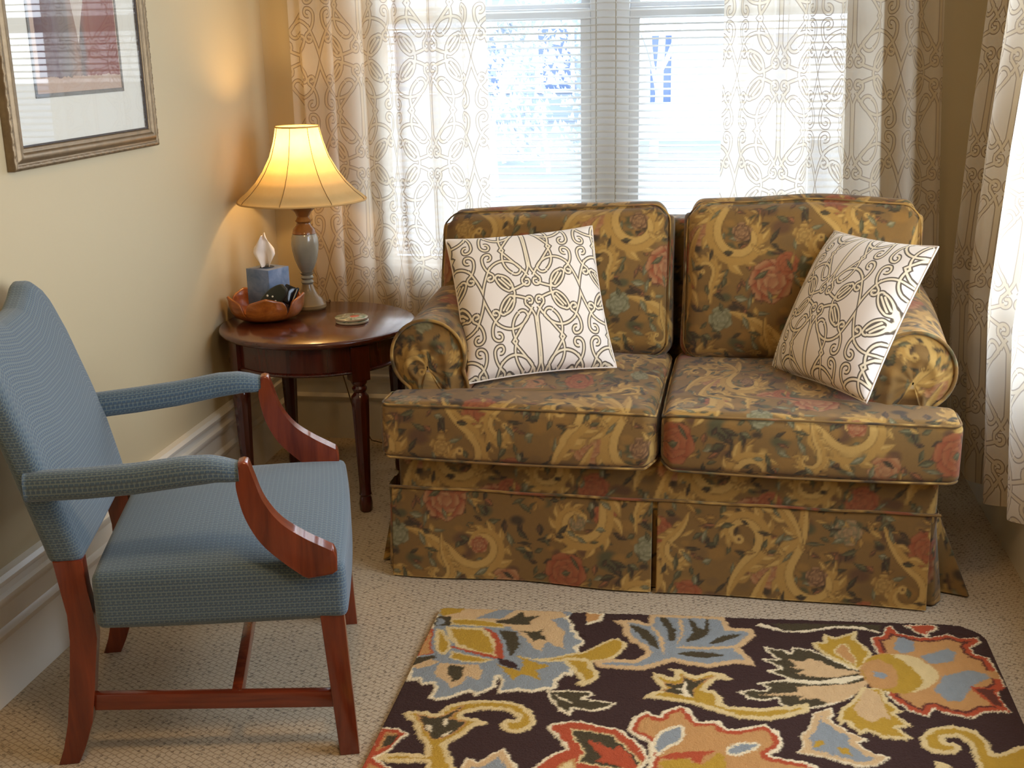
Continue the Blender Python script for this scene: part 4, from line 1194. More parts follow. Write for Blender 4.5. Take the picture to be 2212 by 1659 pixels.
# ================================================================ framed print on the left wall
PY0, PY1, PZ0, PZ1 = -1.742, -0.968, 1.228, 2.22
pic = empty('framed_picture', (0.0, (PY0+PY1)/2, PZ0), 0, 'bronze framed picture with cream mat hanging above the blue armchair', 'picture')
hw_, hh = (PY1-PY0)/2, (PZ1-PZ0)
m_frame = None
def frame_mat():
    b = NB('bronze_frame_leaf'); o = b.coord(); n_ = b.noise(o, 30, 5, 0.7)
    c = b.mix(n_, srgb(88, 72, 52), srgb(150, 128, 96))
    return b.done(b.bsdf(c, 0.38, b.bump(b.noise(o, 160, 3), 0.25, 0.001), Metallic=0.55))
m_frame = frame_mat()
m_dfr = plain('dark_frame_edge', srgb(52, 40, 34), 0.45)
def rect_loft(name, prof, mat, parent, wob=None, step=0.004):
    """prof [(inset, height x)] swept round the picture rectangle with mitred corners"""
    loops = []
    for (d, h) in prof:
        y0, y1, z0, z1 = -hw_+d, hw_-d, d, hh-d
        cs = [(y0, z0), (y1, z0), (y1, z1), (y0, z1)]; P = []
        for k in range(4):
            a, b_ = cs[k], cs[(k+1) % 4]; L0 = (2*hw_ if k % 2 == 0 else hh); m = int(L0/step)
            for i in range(m):
                t = i/m; P.append((h, a[0]+(b_[0]-a[0])*t, a[1]+(b_[1]-a[1])*t))
        loops.append(P)
    V = np.array(loops); n = V.shape[1]
    if wob is not None:
        idx = np.arange(n)*step
        for k, (d, h) in enumerate(prof):
            V[k, :, 0] += wob(idx, d)
    return mesh_np(name, V.reshape(-1, 3), grid_faces(len(prof), n, closed_u=False, closed_v=True), mat, parent)
rect_loft('frame', [(0.0, 0.001), (0.0, 0.018), (0.003, 0.022), (0.006, 0.0235), (0.010, 0.0235), (0.013, 0.0215), (0.015, 0.0190), (0.019, 0.0210), (0.024, 0.0255), (0.031, 0.0275), (0.037, 0.0255), (0.040, 0.0215), (0.042, 0.0190), (0.046, 0.0205), (0.050, 0.0195), (0.0525, 0.016), (0.0525, 0.010)],
          m_frame, pic, wob=lambda s, d: (0.0016*np.sin(s*2*math.pi/0.011)*np.sin(s*2*math.pi/0.017) if 0.002 < d < 0.012 else 0.0*s))
rect_loft('frame_sight_edge', [(0.0526, 0.016), (0.0535, 0.0165), (0.0560, 0.0150), (0.0565, 0.008)], m_dfr, pic, wob=lambda s, d: 0.0008*np.sin(s*2*math.pi/0.007))
box('mat_board', 0.004, 0.0085, -hw_+0.05, hw_-0.05, 0.05, hh-0.05, plain('cream_mat_board', srgb(226, 224, 212), 0.8, 0.01), pic)
def print_mat():
    b = NB('draped_figure_print'); o = b.coord(); s_ = b.n('ShaderNodeSeparateXYZ'); b.put(s_.inputs[0], o)
    y, z = s_.outputs[1], s_.outputs[2]
    nz = b.noise(b.mapping(o, sc=(1, 1, 0.25)), 34, 5, 0.6, 0.7); n2 = b.noise(o, 26, 5, 0.7)
    yy = b.math('ADD', b.math('MULTIPLY', y, 2.6), b.math('MULTIPLY', nz, 0.22))
    c = b.ramp(b.math('ADD', yy, 0.42), [(0.05, srgb(88, 50, 48)), (0.22, srgb(104, 82, 88)), (0.38, srgb(116, 104, 98)), (0.50, srgb(150, 120, 104)), (0.56, srgb(104, 92, 88)), (0.64, srgb(136, 84, 74)), (0.85, srgb(126, 62, 54))])
    # pale wedge coming down the middle
    wedge = b.math('LESS_THAN', b.math('ABSOLUTE', b.math('SUBTRACT', y, b.math('MULTIPLY', b.math('SUBTRACT', z, 0.30), 0.10))), b.math('MULTIPLY', b.math('SUBTRACT', z, b.math('ADD', 0.28, b.math('MULTIPLY', n2, 0.03))), 0.30))
    c = b.mix(wedge, c, srgb(196, 182, 168))
    edge = b.math('ADD', 0.198, b.math('MULTIPLY', n2, 0.028))
    low = b.math('LESS_THAN', z, edge)
    side = b.math('GREATER_THAN', b.math('ABSOLUTE', y), b.math('SUBTRACT', 0.214, b.math('MULTIPLY', n2, 0.012)))
    c = b.mix(b.math('MAXIMUM', low, side), c, srgb(186, 160, 142))
    return b.done(b.bsdf(c, 0.7))
yc0, yc1 = -1.593-(PY0+PY1)/2, -1.133-(PY0+PY1)/2
pz0, pz1 = 1.392-PZ0, 2.08-PZ0
bm = bmesh.new()
for (a, b_, c_, d) in ((yc0, yc1, pz0, pz0+0.010), (yc0, yc1, pz1-0.010, pz1), (yc0, yc0+0.010, pz0+0.010, pz1-0.010), (yc1-0.010, yc1, pz0+0.010, pz1-0.010)):
    bm_box(bm, 0.0086, 0.0112, a, b_, c_, d, 0.0008)
fil = bm_obj('inner_fillet', bm, plain('pewter_fillet', srgb(104, 98, 90), 0.4, Metallic=0.5), pic)
box('art_print', 0.0086, 0.0098, yc0+0.010, yc1-0.010, pz0+0.010, pz1-0.010, print_mat(), pic)
box('picture_glass', 0.0125, 0.0145, -hw_+0.0535, hw_-0.0535, 0.0535, hh-0.0535, glass_mat('picture_glazing', 1.2), pic)

# ================================================================ hooked rug
RUG=[('B','W9',0,[934,-1421,1310,-1417,1319,-1447,1317,-1471,1301,-1479,1321,-1508,1326,-1551,1340,-1555,1340,-1580,1362,-1599,1360,-1624,1345,-1636,1355,-1672,1346,-1725,1351,-1784,1332,-1776,1323,-1797,1315,-1817,1321,-1840,1306,-1856,1291,-1854,1265,-1873,1228,-1869,1179,-1888,1181,-1835,1171,-1810,1173,-1860,1157,-1881,1130,-1907,1115,-1886,1078,-1923,1047,-1937,1022,-1931,1028,-1883,1019,-1863,990,-1874,979,-1849,952,-1860,943,-1777,947,-1570]),('P','',0,[941,-1426,1138,-1420,1196,-1432,1280,-1439,1298,-1473,1260,-1496,1287,-1539,1306,-1559,1303,-1604,1314,-1651,1287,-1638,1264,-1620,1256,-1674,1228,-1646,1211,-1616,1193,-1590,1161,-1555,1074,-1525,991,-1524,956,-1504]),('B','',0,[1056,-1515,1080,-1483,1136,-1439,1169,-1435,1146,-1468,1125,-1507]),('Y','',0,[946,-1457,1018,-1454,1005,-1486,976,-1505,956,-1504]),('K','',0,[952,-1511,989,-1512,1000,-1563,951,-1570]),('B','',0,[955,-1522,976,-1531,978,-1552,957,-1568]),('T','R4',0,[947,-1570,960,-1603,969,-1668,987,-1719,949,-1737,946,-1682,948,-1621]),('K','',0,[948,-1745,993,-1724,1001,-1738,975,-1757,946,-1787]),('Y','C5',0,[991,-1524,1073,-1519,1136,-1535,1145,-1557,1080,-1559,999,-1558]),('Y','C12',0,[985,-1571,1087,-1564,1126,-1615,1160,-1718,1096,-1705,1034,-1671,1004,-1620]),('R','',0,[1086,-1561,1120,-1582,1147,-1629,1171,-1722,1153,-1724,1096,-1708,1037,-1686,1023,-1683,1023,-1670,1094,-1695,1148,-1712,1129,-1631,1108,-1590]),('Y','',0,[1003,-1580,1032,-1588,1093,-1625,1111,-1661,1093,-1679,1069,-1650,1034,-1649]),('Y','C9',1,[966,-1585,989,-1599,1021,-1662,1024,-1699,1011,-1722,986,-1693,971,-1629]),('Y','C6',0,[1029,-1698,1098,-1718,1149,-1730,1117,-1749,1066,-1751,1032,-1735]),('K','B6',0,[1120,-1565,1179,-1569,1197,-1612,1205,-1649,1198,-1682,1188,-1714,1173,-1706,1158,-1649]),('K','',0,[1111,-1520,1147,-1504,1173,-1459,1188,-1487,1227,-1476,1202,-1509,1208,-1531,1158,-1535,1119,-1531]),('K','',0,[1187,-1568,1230,-1568,1243,-1550,1245,-1583,1268,-1614,1243,-1606,1228,-1624,1215,-1593]),('D','',0,[1152,-1719,1168,-1722,1196,-1734,1220,-1771,1191,-1765,1159,-1744]),('Y','',0,[1155,-1749,1197,-1769,1220,-1776,1220,-1726,1196,-1703,1211,-1701,1235,-1724,1288,-1742,1261,-1766,1276,-1818,1235,-1789,1217,-1801,1211,-1826,1184,-1786]),('P','',0,[1012,-1763,1114,-1760,1128,-1793,1126,-1833,1095,-1817,1091,-1856,1068,-1878,1046,-1848,1010,-1818]),('K','',0,[1038,-1765,1060,-1772,1075,-1770,1083,-1819,1069,-1850,1055,-1832,1040,-1795]),('P','',0,[946,-1787,987,-1745,1011,-1758,996,-1780,964,-1799]),('Y','C8',1,[1201,-1702,1263,-1710,1340,-1669,1366,-1655,1431,-1579,1461,-1594,1468,-1620,1442,-1682,1395,-1708,1359,-1708,1339,-1710,1266,-1725]),('Y','C13',1,[1313,-1703,1358,-1693,1387,-1704,1398,-1738,1412,-1756,1411,-1790,1378,-1828,1363,-1811,1370,-1801,1348,-1760]),('T','W8',0,[1332,-1436,1398,-1443,1391,-1485,1351,-1516]),('D','',0,[1311,-1448,1346,-1443,1366,-1579,1344,-1571,1323,-1523,1304,-1478]),('D','',0,[1398,-1443,1514,-1434,1511,-1476,1451,-1466,1398,-1475]),('B','P16',0,[1420,-1478,1478,-1468,1516,-1484,1516,-1428,1711,-1421,1724,-1449,1729,-1483,1788,-1478,1796,-1513,1766,-1572,1753,-1589,1780,-1638,1792,-1677,1745,-1668,1679,-1699,1617,-1690,1592,-1678,1521,-1732,1459,-1735,1404,-1732,1392,-1704,1438,-1687,1493,-1685,1518,-1651,1511,-1620,1476,-1587,1455,-1546,1452,-1506]),('K','',1,[1470,-1498,1508,-1516,1536,-1557,1552,-1620,1534,-1607,1494,-1546]),('K','',1,[1544,-1448,1568,-1457,1589,-1517,1588,-1567,1573,-1569,1568,-1520]),('K','',1,[1623,-1438,1659,-1503,1666,-1444,1674,-1443,1672,-1529,1619,-1574,1633,-1517]),('K','',1,[1678,-1572,1711,-1530,1757,-1515,1731,-1544,1690,-1576]),('K','',1,[1601,-1635,1665,-1619,1715,-1633,1678,-1649,1636,-1651]),('P','',1,[1522,-1492,1557,-1555,1565,-1624,1561,-1646,1550,-1572]),('P','',1,[1595,-1459,1605,-1452,1610,-1537,1594,-1594,1605,-1526]),('P','',1,[1589,-1605,1678,-1594,1746,-1580,1751,-1587,1665,-1611]),('W','',1,[1802,-1462,1810,-1447,1846,-1462,1876,-1481,1931,-1467,2001,-1437,2056,-1433,2108,-1453,2112,-1462,2068,-1446,2000,-1449,1924,-1482,1875,-1486,1858,-1483,1840,-1477]),('K','',0,[1836,-1442,1878,-1437,2121,-1415,2111,-1450,2070,-1431,1993,-1438,1931,-1470,1876,-1477,1860,-1467]),('K','W6',0,[1811,-1566,1831,-1579,1870,-1585,1877,-1600,1887,-1566,1937,-1576,1978,-1615,2025,-1657,2065,-1668,2062,-1694,2036,-1748,2006,-1801,1959,-1836,1904,-1862,1856,-1864,1839,-1841,1838,-1823,1807,-1839,1770,-1832,1743,-1804,1776,-1790,1809,-1791,1818,-1780,1789,-1756,1853,-1738,1866,-1726,1814,-1694,1851,-1679,1804,-1635,1848,-1634,1827,-1611]),('P','',0,[1868,-1629,1906,-1641,1920,-1623,1953,-1635,1982,-1663,2044,-1676,2006,-1696,1970,-1711,1927,-1712,1885,-1702,1906,-1683,1871,-1672,1892,-1664]),('W','',0,[1832,-1740,1863,-1731,1938,-1731,2006,-1702,2063,-1684,2003,-1733,1925,-1748,1862,-1743]),('P','',0,[1884,-1763,1937,-1754,2002,-1738,2055,-1711,2046,-1742,2018,-1780,1990,-1813,1950,-1832,1932,-1813,1885,-1824,1896,-1806,1790,-1815,1885,-1788]),('Y','C9',0,[1932,-1534,1964,-1530,1968,-1483,1996,-1503,2057,-1454,2046,-1505,2064,-1532,2080,-1580,2045,-1665,2030,-1662,1978,-1615,1945,-1575]),('T','C4',0,[2006,-1533,2022,-1537,2028,-1581,2039,-1602,2037,-1645,2013,-1627,1984,-1581]),('Y','C10',0,[2036,-1748,2086,-1742,2090,-1805,2118,-1843,2099,-1859,2130,-1905,2096,-1918,2123,-1956,2104,-1965,2054,-1963,2029,-1940,2011,-1956,1993,-1927,1984,-1906,1971,-1922,1966,-1895,1977,-1852,2005,-1816]),('P','',0,[2045,-1752,2070,-1768,2077,-1816,2087,-1884,2069,-1877,2047,-1902,2025,-1892,2006,-1849]),('T','W4 R13 N7',0,[2085,-1489,2113,-1479,2133,-1423,2147,-1418,2159,-1456,2207,-1473,2239,-1469,2282,-1446,2310,-1466,2354,-1454,2357,-1483,2327,-1515,2331,-1548,2359,-1561,2363,-1598,2366,-1624,2370,-1700,2346,-1723,2348,-1756,2357,-1816,2299,-1824,2268,-1855,2214,-1844,2189,-1824,2169,-1864,2133,-1841,2094,-1790,2086,-1742,2092,-1584]),('B','',0,[2158,-1479,2190,-1498,2185,-1550,2156,-1570,2135,-1551,2143,-1510]),('B','',0,[2196,-1576,2268,-1528,2286,-1543,2270,-1594,2208,-1618]),('B','',0,[2229,-1673,2300,-1632,2355,-1656,2308,-1693,2282,-1731,2258,-1782,2224,-1787,2203,-1741]),('T','',0,[2320,-1630,2365,-1629,2366,-1670,2347,-1667]),('N','R7',0,[2285,-1711,2333,-1714,2370,-1700,2344,-1733,2348,-1771,2356,-1818,2318,-1789,2305,-1757]),('C','T7',1,[2040,-1666,2067,-1604,2107,-1571,2172,-1568,2212,-1607,2233,-1662,2212,-1715,2169,-1756,2131,-1770,2084,-1757,2053,-1731]),('Y','',1,[2055,-1622,2101,-1577,2131,-1585,2157,-1619,2168,-1649,2184,-1689,2170,-1731,2131,-1765,2084,-1757,2061,-1725,2043,-1687]),('T','',1,[2047,-1644,2090,-1606,2123,-1645,2126,-1696,2111,-1739,2080,-1747,2054,-1716]),('B','',0,[2070,-1667,2095,-1669,2102,-1689,2091,-1701,2072,-1693]),('D','',0,[2257,-1407,2328,-1398,2352,-1437,2354,-1454,2283,-1443,2236,-1452]),('R','W5',0,[2178,-1408,2261,-1398,2261,-1428,2237,-1446,2231,-1470,2209,-1455]),('Y','C13',0,[979,-2006,992,-1991,1030,-1988,1061,-1997,1075,-1955,1116,-1930,1162,-1919,1209,-1917,1247,-1928,1278,-1960,1294,-1996,1284,-2031,1255,-2052,1227,-2047,1211,-2020,1221,-1997,1242,-1997,1247,-1985,1215,-1961,1158,-1964,1122,-1985,1120,-1998,1161,-2005,1185,-2021,1156,-2036,1142,-2071,1110,-2116,1122,-2146,1146,-2196,1155,-2217,1087,-2226,1078,-2190,998,-2201,960,-2191,975,-2173,1012,-2160,1071,-2160,1063,-2126,1037,-2093,1013,-2038]),('K','T4',0,[1011,-1999,1059,-2010,1081,-1994,1110,-1951,1118,-1954,1096,-2006,1136,-2017,1125,-2057,1102,-2089,1076,-2104,1050,-2071,1028,-2032]),('W','',0,[1043,-2042,1057,-2045,1067,-2073,1055,-2066]),('W','',0,[1080,-2012,1092,-2010,1093,-2046,1079,-2033]),('W','',0,[1089,-2082,1109,-2057,1104,-2076,1093,-2088]),('T','W6 R12',0,[943,-2066,986,-2067,1018,-2083,1004,-2110,993,-2155,968,-2190,1010,-2218,1023,-2242,936,-2254,942,-2138]),('K','',0,[968,-2098,995,-2095,987,-2132,968,-2147]),('K','W7',0,[1294,-1858,1361,-1849,1406,-1848,1410,-1866,1388,-1883,1467,-1890,1451,-1919,1417,-1937,1370,-1930,1368,-1930,1367,-1963,1339,-1943,1312,-1902]),('W','',0,[1310,-1870,1336,-1885,1365,-1904,1363,-1911,1335,-1892]),('Y','C14',0,[1526,-1862,1541,-1835,1566,-1822,1561,-1800,1540,-1764,1543,-1739,1563,-1746,1593,-1762,1594,-1733,1577,-1715,1608,-1716,1643,-1746,1679,-1719,1715,-1727,1737,-1748,1715,-1756,1696,-1753,1672,-1804,1696,-1810,1712,-1849,1708,-1863,1728,-1874,1795,-1874,1854,-1855,1856,-1859,1906,-1836,1908,-1859,1903,-1876,1854,-1906,1815,-1923,1748,-1925,1692,-1900,1641,-1876,1575,-1865]),('K','T3',0,[1565,-1780,1596,-1790,1615,-1778,1611,-1740,1641,-1770,1667,-1752,1698,-1734,1667,-1771,1644,-1812,1645,-1849,1598,-1837,1562,-1823,1587,-1810]),('W','',0,[1621,-1773,1627,-1772,1627,-1819,1644,-1851,1607,-1838,1609,-1831,1624,-1833,1602,-1808,1616,-1811]),('T','W9 R11',0,[1548,-2049,1527,-2032,1512,-2026,1499,-2003,1509,-1951,1536,-1919,1567,-1939,1573,-1916,1611,-1885,1632,-1891,1656,-1948,1703,-1938,1717,-1969,1736,-1971,1804,-1939,1831,-1966,1843,-2009,1835,-2038,1812,-2064,1862,-2076,1890,-2080,1917,-2100,1934,-2133,1714,-2163,1548,-2186,1556,-2110]),('B','W8',1,[1564,-2086,1556,-2060,1571,-2005,1603,-1976,1625,-1973,1625,-2031,1595,-2066,1575,-2096]),('B','W7',1,[1716,-2058,1745,-2024,1792,-2022,1779,-2049,1735,-2078]),('R','',0,[1573,-2108,1607,-2080,1667,-2068,1699,-2062,1671,-2087,1663,-2118,1639,-2099,1597,-2109]),('Y','',0,[1578,-2119,1629,-2100,1668,-2122,1703,-2067,1714,-2089,1726,-2158,1589,-2176]),('R','W8',0,[1317,-2019,1328,-2000,1376,-1981,1399,-1982,1446,-1997,1480,-2001,1507,-2030,1536,-2062,1556,-2114,1527,-2188,1293,-2220,1314,-2170,1344,-2120,1372,-2096,1346,-2056]),('K','C5',0,[1371,-2016,1383,-2018,1414,-2018,1467,-2027,1497,-2064,1526,-2103,1540,-2128,1526,-2167,1402,-2146,1412,-2103,1385,-2059]),('R','',0,[1414,-2059,1453,-2070,1477,-2090,1484,-2069,1508,-2094,1533,-2144,1517,-2168,1481,-2143,1438,-2138,1453,-2120]),('C','T6',0,[1368,-2151,1396,-2132,1401,-2161,1402,-2205,1356,-2212]),('B','W6 P14',0,[1156,-2195,1164,-2156,1191,-2171,1217,-2133,1238,-2112,1255,-2143,1279,-2182,1293,-2217,1163,-2234]),('B','W5 P13',0,[1913,-1879,1958,-1848,1960,-1882,1949,-1902,1983,-1942,2025,-1977,2001,-1991,2028,-2025,2066,-2036,2034,-2073,2000,-2085,1957,-2071,1920,-2056,1867,-2047,1883,-2016,1878,-1978,1899,-1944]),('Y','',0,[1907,-2000,1926,-1989,1929,-2005,1907,-2025]),('Y','',0,[1955,-2014,1976,-2016,1986,-2043,1965,-2038]),('Y','C12',0,[2375,-1945,2339,-1958,2300,-1988,2283,-1995,2282,-1945,2263,-1905,2218,-1889,2170,-1904,2138,-1947,2137,-1994,2168,-2010,2204,-2005,2221,-1983,2209,-1955,2193,-1965,2190,-1945,2221,-1936,2238,-1964,2238,-2013,2240,-2057,2227,-2112,2340,-2097]),('C','',0,[2155,-2036,2184,-2048,2187,-2079,2152,-2084])]

PAL = {'D': (60, 30, 18), 'K': (74, 60, 28), 'W': (250, 228, 184), 'C': (234, 204, 142), 'P': (222, 182, 128), 'T': (206, 150, 86), 'Y': (194, 150, 40), 'B': (150, 154, 152), 'R': (188, 78, 36), 'N': (104, 46, 24)}
PAL = {k: np.array(srgb(*v)[:3]) for k, v in PAL.items()}
RX0, RX1, RY0, RY1, RC = 0.946, 2.378, -2.95, -1.44, 0.0026
def paint_rug():
    nx, ny = int((RX1-RX0)/RC), int((RY1+0.08-RY0)/RC)
    xs = RX0+(np.arange(nx)+0.5)*RC; ys = RY0+(np.arange(ny)+0.5)*RC
    X, Y = np.meshgrid(xs, ys, indexing='ij')
    r_ = np.random.RandomState(5)
    jx, jy = r_.randn(nx, ny)*0.0016, r_.randn(nx, ny)*0.0016
    ang = np.sin(X*260)*0.0011+np.sin(Y*230+X*40)*0.0011
    img = np.zeros((nx, ny, 3)); img[:] = PAL['D']
    hgt = np.zeros((nx, ny))
    def paint(poly, fill, bands, sm):
        poly = np.array(poly, float).reshape(-1, 2)
        if sm:
            n = len(poly); out = []
            for i in range(n):
                p0, p1, p2, p3 = poly[(i-1) % n], poly[i], poly[(i+1) % n], poly[(i+2) % n]
                for t in (0, 0.25, 0.5, 0.75):
                    out.append(0.5*((2*p1)+(-p0+p2)*t+(2*p0-5*p1+4*p2-p3)*t*t+(-p0+3*p1-3*p2+p3)*t**3))
            poly = np.array(out)
        x0, y0 = poly.min(0)-0.01; x1, y1 = poly.max(0)+0.01
        i0, i1 = max(0, int((x0-RX0)/RC)), min(nx, int((x1-RX0)/RC)+1)
        j0, j1 = max(0, int((y0-RY0)/RC)), min(ny, int((y1-RY0)/RC)+1)
        if i1 <= i0 or j1 <= j0: return
        sl = (slice(i0, i1), slice(j0, j1))
        x, y = X[sl]+jx[sl]+ang[sl], Y[sl]+jy[sl]+ang[sl]
        ins = np.zeros(x.shape, bool); dist = np.full(x.shape, 9.0)
        n = len(poly)
        for i in range(n):
            (ax, ay), (bx, by) = poly[i], poly[(i+1) % n]
            c_ = ((ay > y) != (by > y)) & (x < (bx-ax)*(y-ay)/(by-ay+1e-12)+ax); ins ^= c_
            L2 = (bx-ax)**2+(by-ay)**2+1e-12
            t = np.clip(((x-ax)*(bx-ax)+(y-ay)*(by-ay))/L2, 0, 1)
            dist = np.minimum(dist, np.hypot(x-ax-t*(bx-ax), y-ay-t*(by-ay)))
        col = np.zeros(x.shape+(3,)); col[:] = PAL[fill]; acc = 0
        done = np.zeros(x.shape, bool)
        for bnd in bands.split():
            w_ = int(bnd[1:])*0.00108; acc += w_
            m = (dist < acc) & ~done; col[m] = PAL[bnd[0]]; done |= m
        sub = img[sl]; sub[ins] = col[ins]
        h_ = hgt[sl]; h_[ins] = 0.0022 if fill != 'K' else 0.001
    for (fill, bands, sm, pts) in RUG:
        paint(np.array(pts)/1000.0, fill, bands, sm)
    # the part of the rug nearer than the photo shows repeats the same flowers turned round
    for (fill, bands, sm, pts) in RUG:
        p = np.array(pts, float).reshape(-1, 2)/1000.0
        if p[:, 1].min() < -2.16: continue
        p = np.stack([RX0+RX1-p[:, 0], -4.40-p[:, 1]], 1); p[:, 1] = np.minimum(p[:, 1], -2.215)
        if p[:, 1].min() > -2.22: continue
        paint(p, fill, bands, sm)
    return nx, ny, xs, ys, X, Y, img, hgt
nx, ny, xs, ys, X, Y, img, hgt = paint_rug()
edge_y = -1.462+0.055*(X-RX0)
keep = Y < edge_y
for (cx, cy, r_, sx, sy) in ((RX1-0.10, None, 0.10, 1, 1), (RX0+0.018, None, 0.018, -1, 1)):
    cyy = edge_y-r_
    out = (sx*(X-cx) > 0) & (Y > cyy) & (np.hypot(X-cx, Y-cyy) > r_)
    keep &= ~out
# vertices on cell corners
vid = -np.ones((nx+1, ny+1), int)
kk = np.zeros((nx+1, ny+1), bool)
kk[:-1, :-1] |= keep; kk[1:, :-1] |= keep; kk[:-1, 1:] |= keep; kk[1:, 1:] |= keep
vid[kk] = np.arange(kk.sum())
gx, gy = np.meshgrid(RX0+np.arange(nx+1)*RC, RY0+np.arange(ny+1)*RC, indexing='ij')
hc = np.zeros((nx+1, ny+1)); cnt = np.zeros((nx+1, ny+1)); colc = np.zeros((nx+1, ny+1, 3))
inner = np.ones((nx+1, ny+1))*0
for (a, b_) in ((0, 0), (1, 0), (0, 1), (1, 1)):
    sl = (slice(a, a+nx), slice(b_, b_+ny))
    hc[sl] += np.where(keep, hgt, 0); cnt[sl] += keep; colc[sl] += img*keep[..., None]
border = cnt < 4
hc = hc/np.maximum(cnt, 1)
cc = colc/np.maximum(cnt, 1)[..., None]
# slightly sharper tufts: vertex takes the colour of one of its cells
snap = np.zeros_like(cc); snap[:-1, :-1] = img; snap[-1] = snap[-2]; snap[:, -1] = snap[:, -2]
cc = np.where(cnt[..., None] == 4, 0.55*snap+0.45*cc, cc)
zz = 0.011+hc+np.random.RandomState(2).randn(nx+1, ny+1)*0.0005
zz = np.where(border, 0.006, zz)
V = np.stack([gx[kk], gy[kk], zz[kk]], 1)
I, J = np.nonzero(keep)
F = np.stack([vid[I, J], vid[I+1, J], vid[I+1, J+1], vid[I, J+1]], 1)
top_n = len(V)
# turned-down edge
bd = []
kp = np.pad(keep, 1)
for (di, dj, c0, c1) in ((-1, 0, (0, 1), (0, 0)), (1, 0, (1, 0), (1, 1)), (0, -1, (0, 0), (1, 0)), (0, 1, (1, 1), (0, 1))):
    m = keep & ~kp[1+di:1+di+nx, 1+dj:1+dj+ny]
    I, J = np.nonzero(m)
    bd.append(np.stack([vid[I+c0[0], J+c0[1]], vid[I+c1[0], J+c1[1]]], 1))
bd = np.concatenate(bd); ub, inv = np.unique(bd, return_inverse=True); inv = inv.reshape(bd.shape)
Vb = V[ub].copy(); Vb[:, 2] = 0.0005
F2 = np.stack([bd[:, 1], bd[:, 0], top_n+inv[:, 0], top_n+inv[:, 1]], 1)
col = cc[kk]
V = np.concatenate([V, Vb]); col = np.concatenate([col, np.repeat(PAL['D'][None]*0.8, len(Vb), 0)])
o = mesh_np('area_rug', V-np.array([1.66, -2.2, 0]), np.concatenate([F, F2]), m_rug, None, tap=col)
o.location = (1.66, -2.2, 0)
tag(o, 'dark brown hooked wool rug with big flowers on the carpet before the sofa', 'rug')

# ================================================================ outside the window
m_snow = plain('frosty_winter_lawn', srgb(112, 116, 118), 0.9, 0.3, 3)
g_o = box('ground', -60, 60, 1.0, 90, -1.2, -0.9, m_snow); tag(g_o, kind='structure')
def siding(name, c):
    b = NB(name); o_ = b.coord(); s_ = b.n('ShaderNodeSeparateXYZ'); b.put(s_.inputs[0], o_)
    st = b.math('FRACT', b.math('MULTIPLY', s_.outputs[2], 6.0))
    return b.done(b.bsdf(b.mix(b.math('LESS_THAN', st, 0.1), c, tuple(k*0.8 for k in c[:3])+(1,)), 0.7))
m_sid = siding('white_siding', srgb(236, 236, 238)); m_sid2 = siding('grey_blue_siding', srgb(134, 142, 154))
m_roof = plain('slate_roof', srgb(84, 92, 108), 0.8); m_pane = plain('dark_far_glass', srgb(70, 88, 118), 0.1)
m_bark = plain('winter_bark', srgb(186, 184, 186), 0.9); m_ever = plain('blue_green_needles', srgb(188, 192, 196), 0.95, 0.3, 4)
def house(loc, w_, d_, h_, rh, mat, wins, label):
    o = empty('house', loc, 0, label, 'house', 'neighbouring houses')
    bm = bmesh.new(); bm_box(bm, 0, w_, 0, d_, 0, h_)
    bm_prism(bm, [(0, h_), (w_, h_), (w_/2, h_+rh)], 'xz', 0.0, d_); bm_obj('house_wall', bm, mat, o)
    for sx in (-1, 1):
        bm = bmesh.new(); e = w_/2
        bm_prism(bm, [(e, h_+rh), (e, h_+rh+0.25), (e+sx*(e+0.5), h_-0.5*rh/e+0.25), (e+sx*(e+0.5), h_-0.5*rh/e)], 'xz', -0.5, d_+0.5)
        bm_obj('roof', bm, m_roof, o)
    for (x, z, ww, wh) in wins:
        f_ = box('house_window', x-0.12, x+ww+0.12, -0.06, 0.02, z-0.12, z+wh+0.12, m_vinyl, o)
        box('window_pane', x, x+ww, -0.08, -0.055, z, z+wh, m_pane, f_)
    return o
house((-0.8, 26, -0.9), 7.0, 8, 3.1, 2.4, m_sid, [(3.2, 0.9, 1.05, 1.6), (0.8, 0.9, 0.5, 1.6), (5.4, 0.9, 1.05, 1.6)], 'white gabled house seen through the right hand window pane')
house((-9.5, 34, -0.9), 7.2, 8, 4.2, 2.2, m_sid2, [(1.0, 1.0, 1.2, 1.8), (3.4, 1.0, 1.2, 1.8), (5.6, 1.0, 1.0, 1.8)], 'grey blue house standing farther off behind the trees')
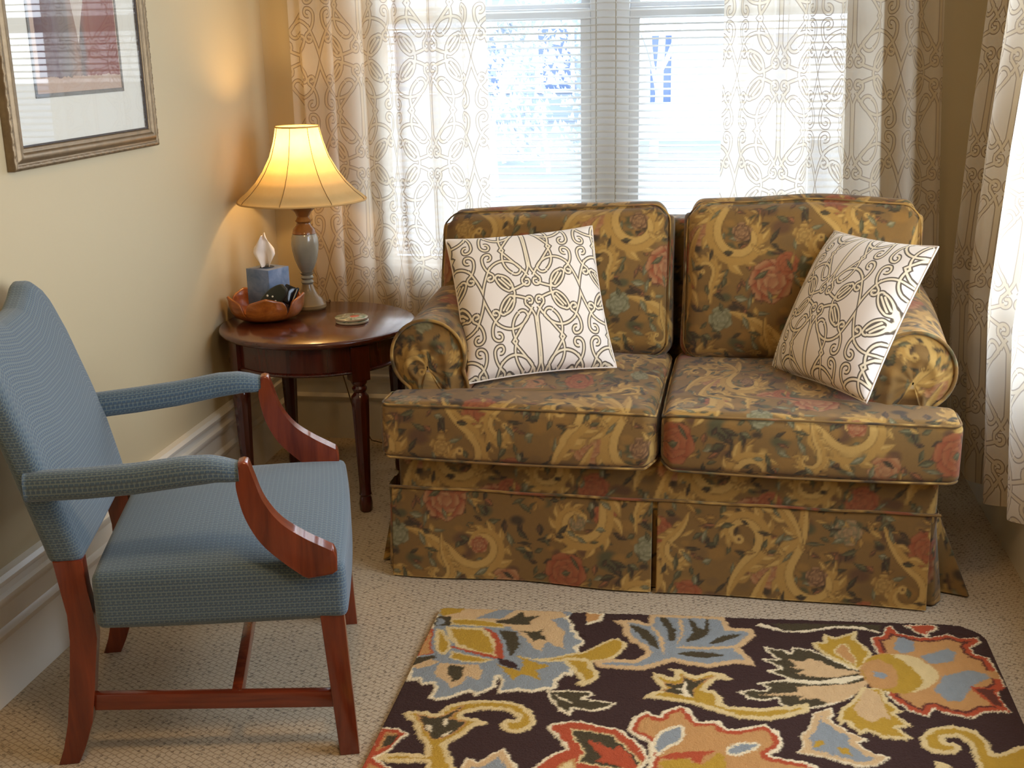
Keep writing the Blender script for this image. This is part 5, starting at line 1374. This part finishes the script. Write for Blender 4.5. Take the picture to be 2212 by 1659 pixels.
def tree(loc, height, seed, label, cat='tree', spread=0.5, evergreen=False):
    r_ = random.Random(seed)
    o = empty('bare_tree' if not evergreen else 'evergreen_shrub', loc, 0, label, cat, 'trees outside the window')
    parts = []
    def br(p, d, L_, rad, dep):
        n = 6; P = [p.copy()]; q = p.copy(); dd = d.copy()
        for k in range(n):
            dd = (dd+Vector((r_.uniform(-1, 1), r_.uniform(-1, 1), r_.uniform(-0.3, 0.6)))*0.13).normalized()
            q = q+dd*(L_/n); P.append(q.copy())
        parts.append(tube_arr(np.array([tuple(v_) for v_ in P]), np.linspace(rad, rad*0.55, n+1), 6))
        if dep == 0: return
        for k in range(r_.choice((3, 4))):
            i = r_.randint(2, n); nd = (dd+Vector((r_.uniform(-1, 1), r_.uniform(-1, 1), r_.uniform(-0.1, 0.8)))*spread*1.4).normalized()
            br(P[i], nd, L_*r_.uniform(0.55, 0.75), rad*0.5, dep-1)
    if not evergreen:
        br(Vector((0, 0, 0)), Vector((0, 0, 1)), height*0.42, height*0.013, 4)
        V, F = merge(parts); mesh_np('branches', V, F, m_bark, o)
    else:
        br(Vector((0, 0, 0)), Vector((0, 0, 1)), height*0.3, 0.05, 0); V, F = merge(parts); mesh_np('trunk', V, F, m_bark, o)
        n = 900; Vv, Ff = [], []
        for k in range(n):
            t = r_.random()**0.7; a = r_.uniform(0, 6.28); rr = height*0.33*math.sin(math.pi*min(1, 0.15+0.85*t))**0.7*r_.uniform(0.5, 1)
            c_ = Vector((rr*math.cos(a), rr*math.sin(a), 0.15+height*t*0.95)); s_ = r_.uniform(0.05, 0.12)
            for dz in ((0, 0, s_), (s_, 0, -s_*0.4), (-s_*0.4, s_, -s_*0.3)): Vv.append(tuple(c_+Vector(dz)+Vector((r_.uniform(-.03, .03),)*3)))
            Ff.append((3*k, 3*k+1, 3*k+2))
        oo = mesh_np('foliage', np.array(Vv), Ff, m_ever, o, smooth=False)
    return o
tree((-1.9, 15, -0.9), 7.5, 3, 'bare tree with forked trunk nearest the left window pane')
tree((0.35, 21, -0.9), 8.5, 5, 'bare tree rising in front of the white gabled house')
tree((-4.4, 24, -0.9), 9.0, 9, 'bare tree farther back before the grey blue house')
tree((-1.5, 18.5, -0.9), 3.6, 12, 'bushy blue green shrub behind the left window pane', 'shrub', evergreen=True)
tree((-2.7, 20.5, -0.9), 2.9, 14, 'low rounded blue green shrub beside the taller shrub', 'shrub', evergreen=True)
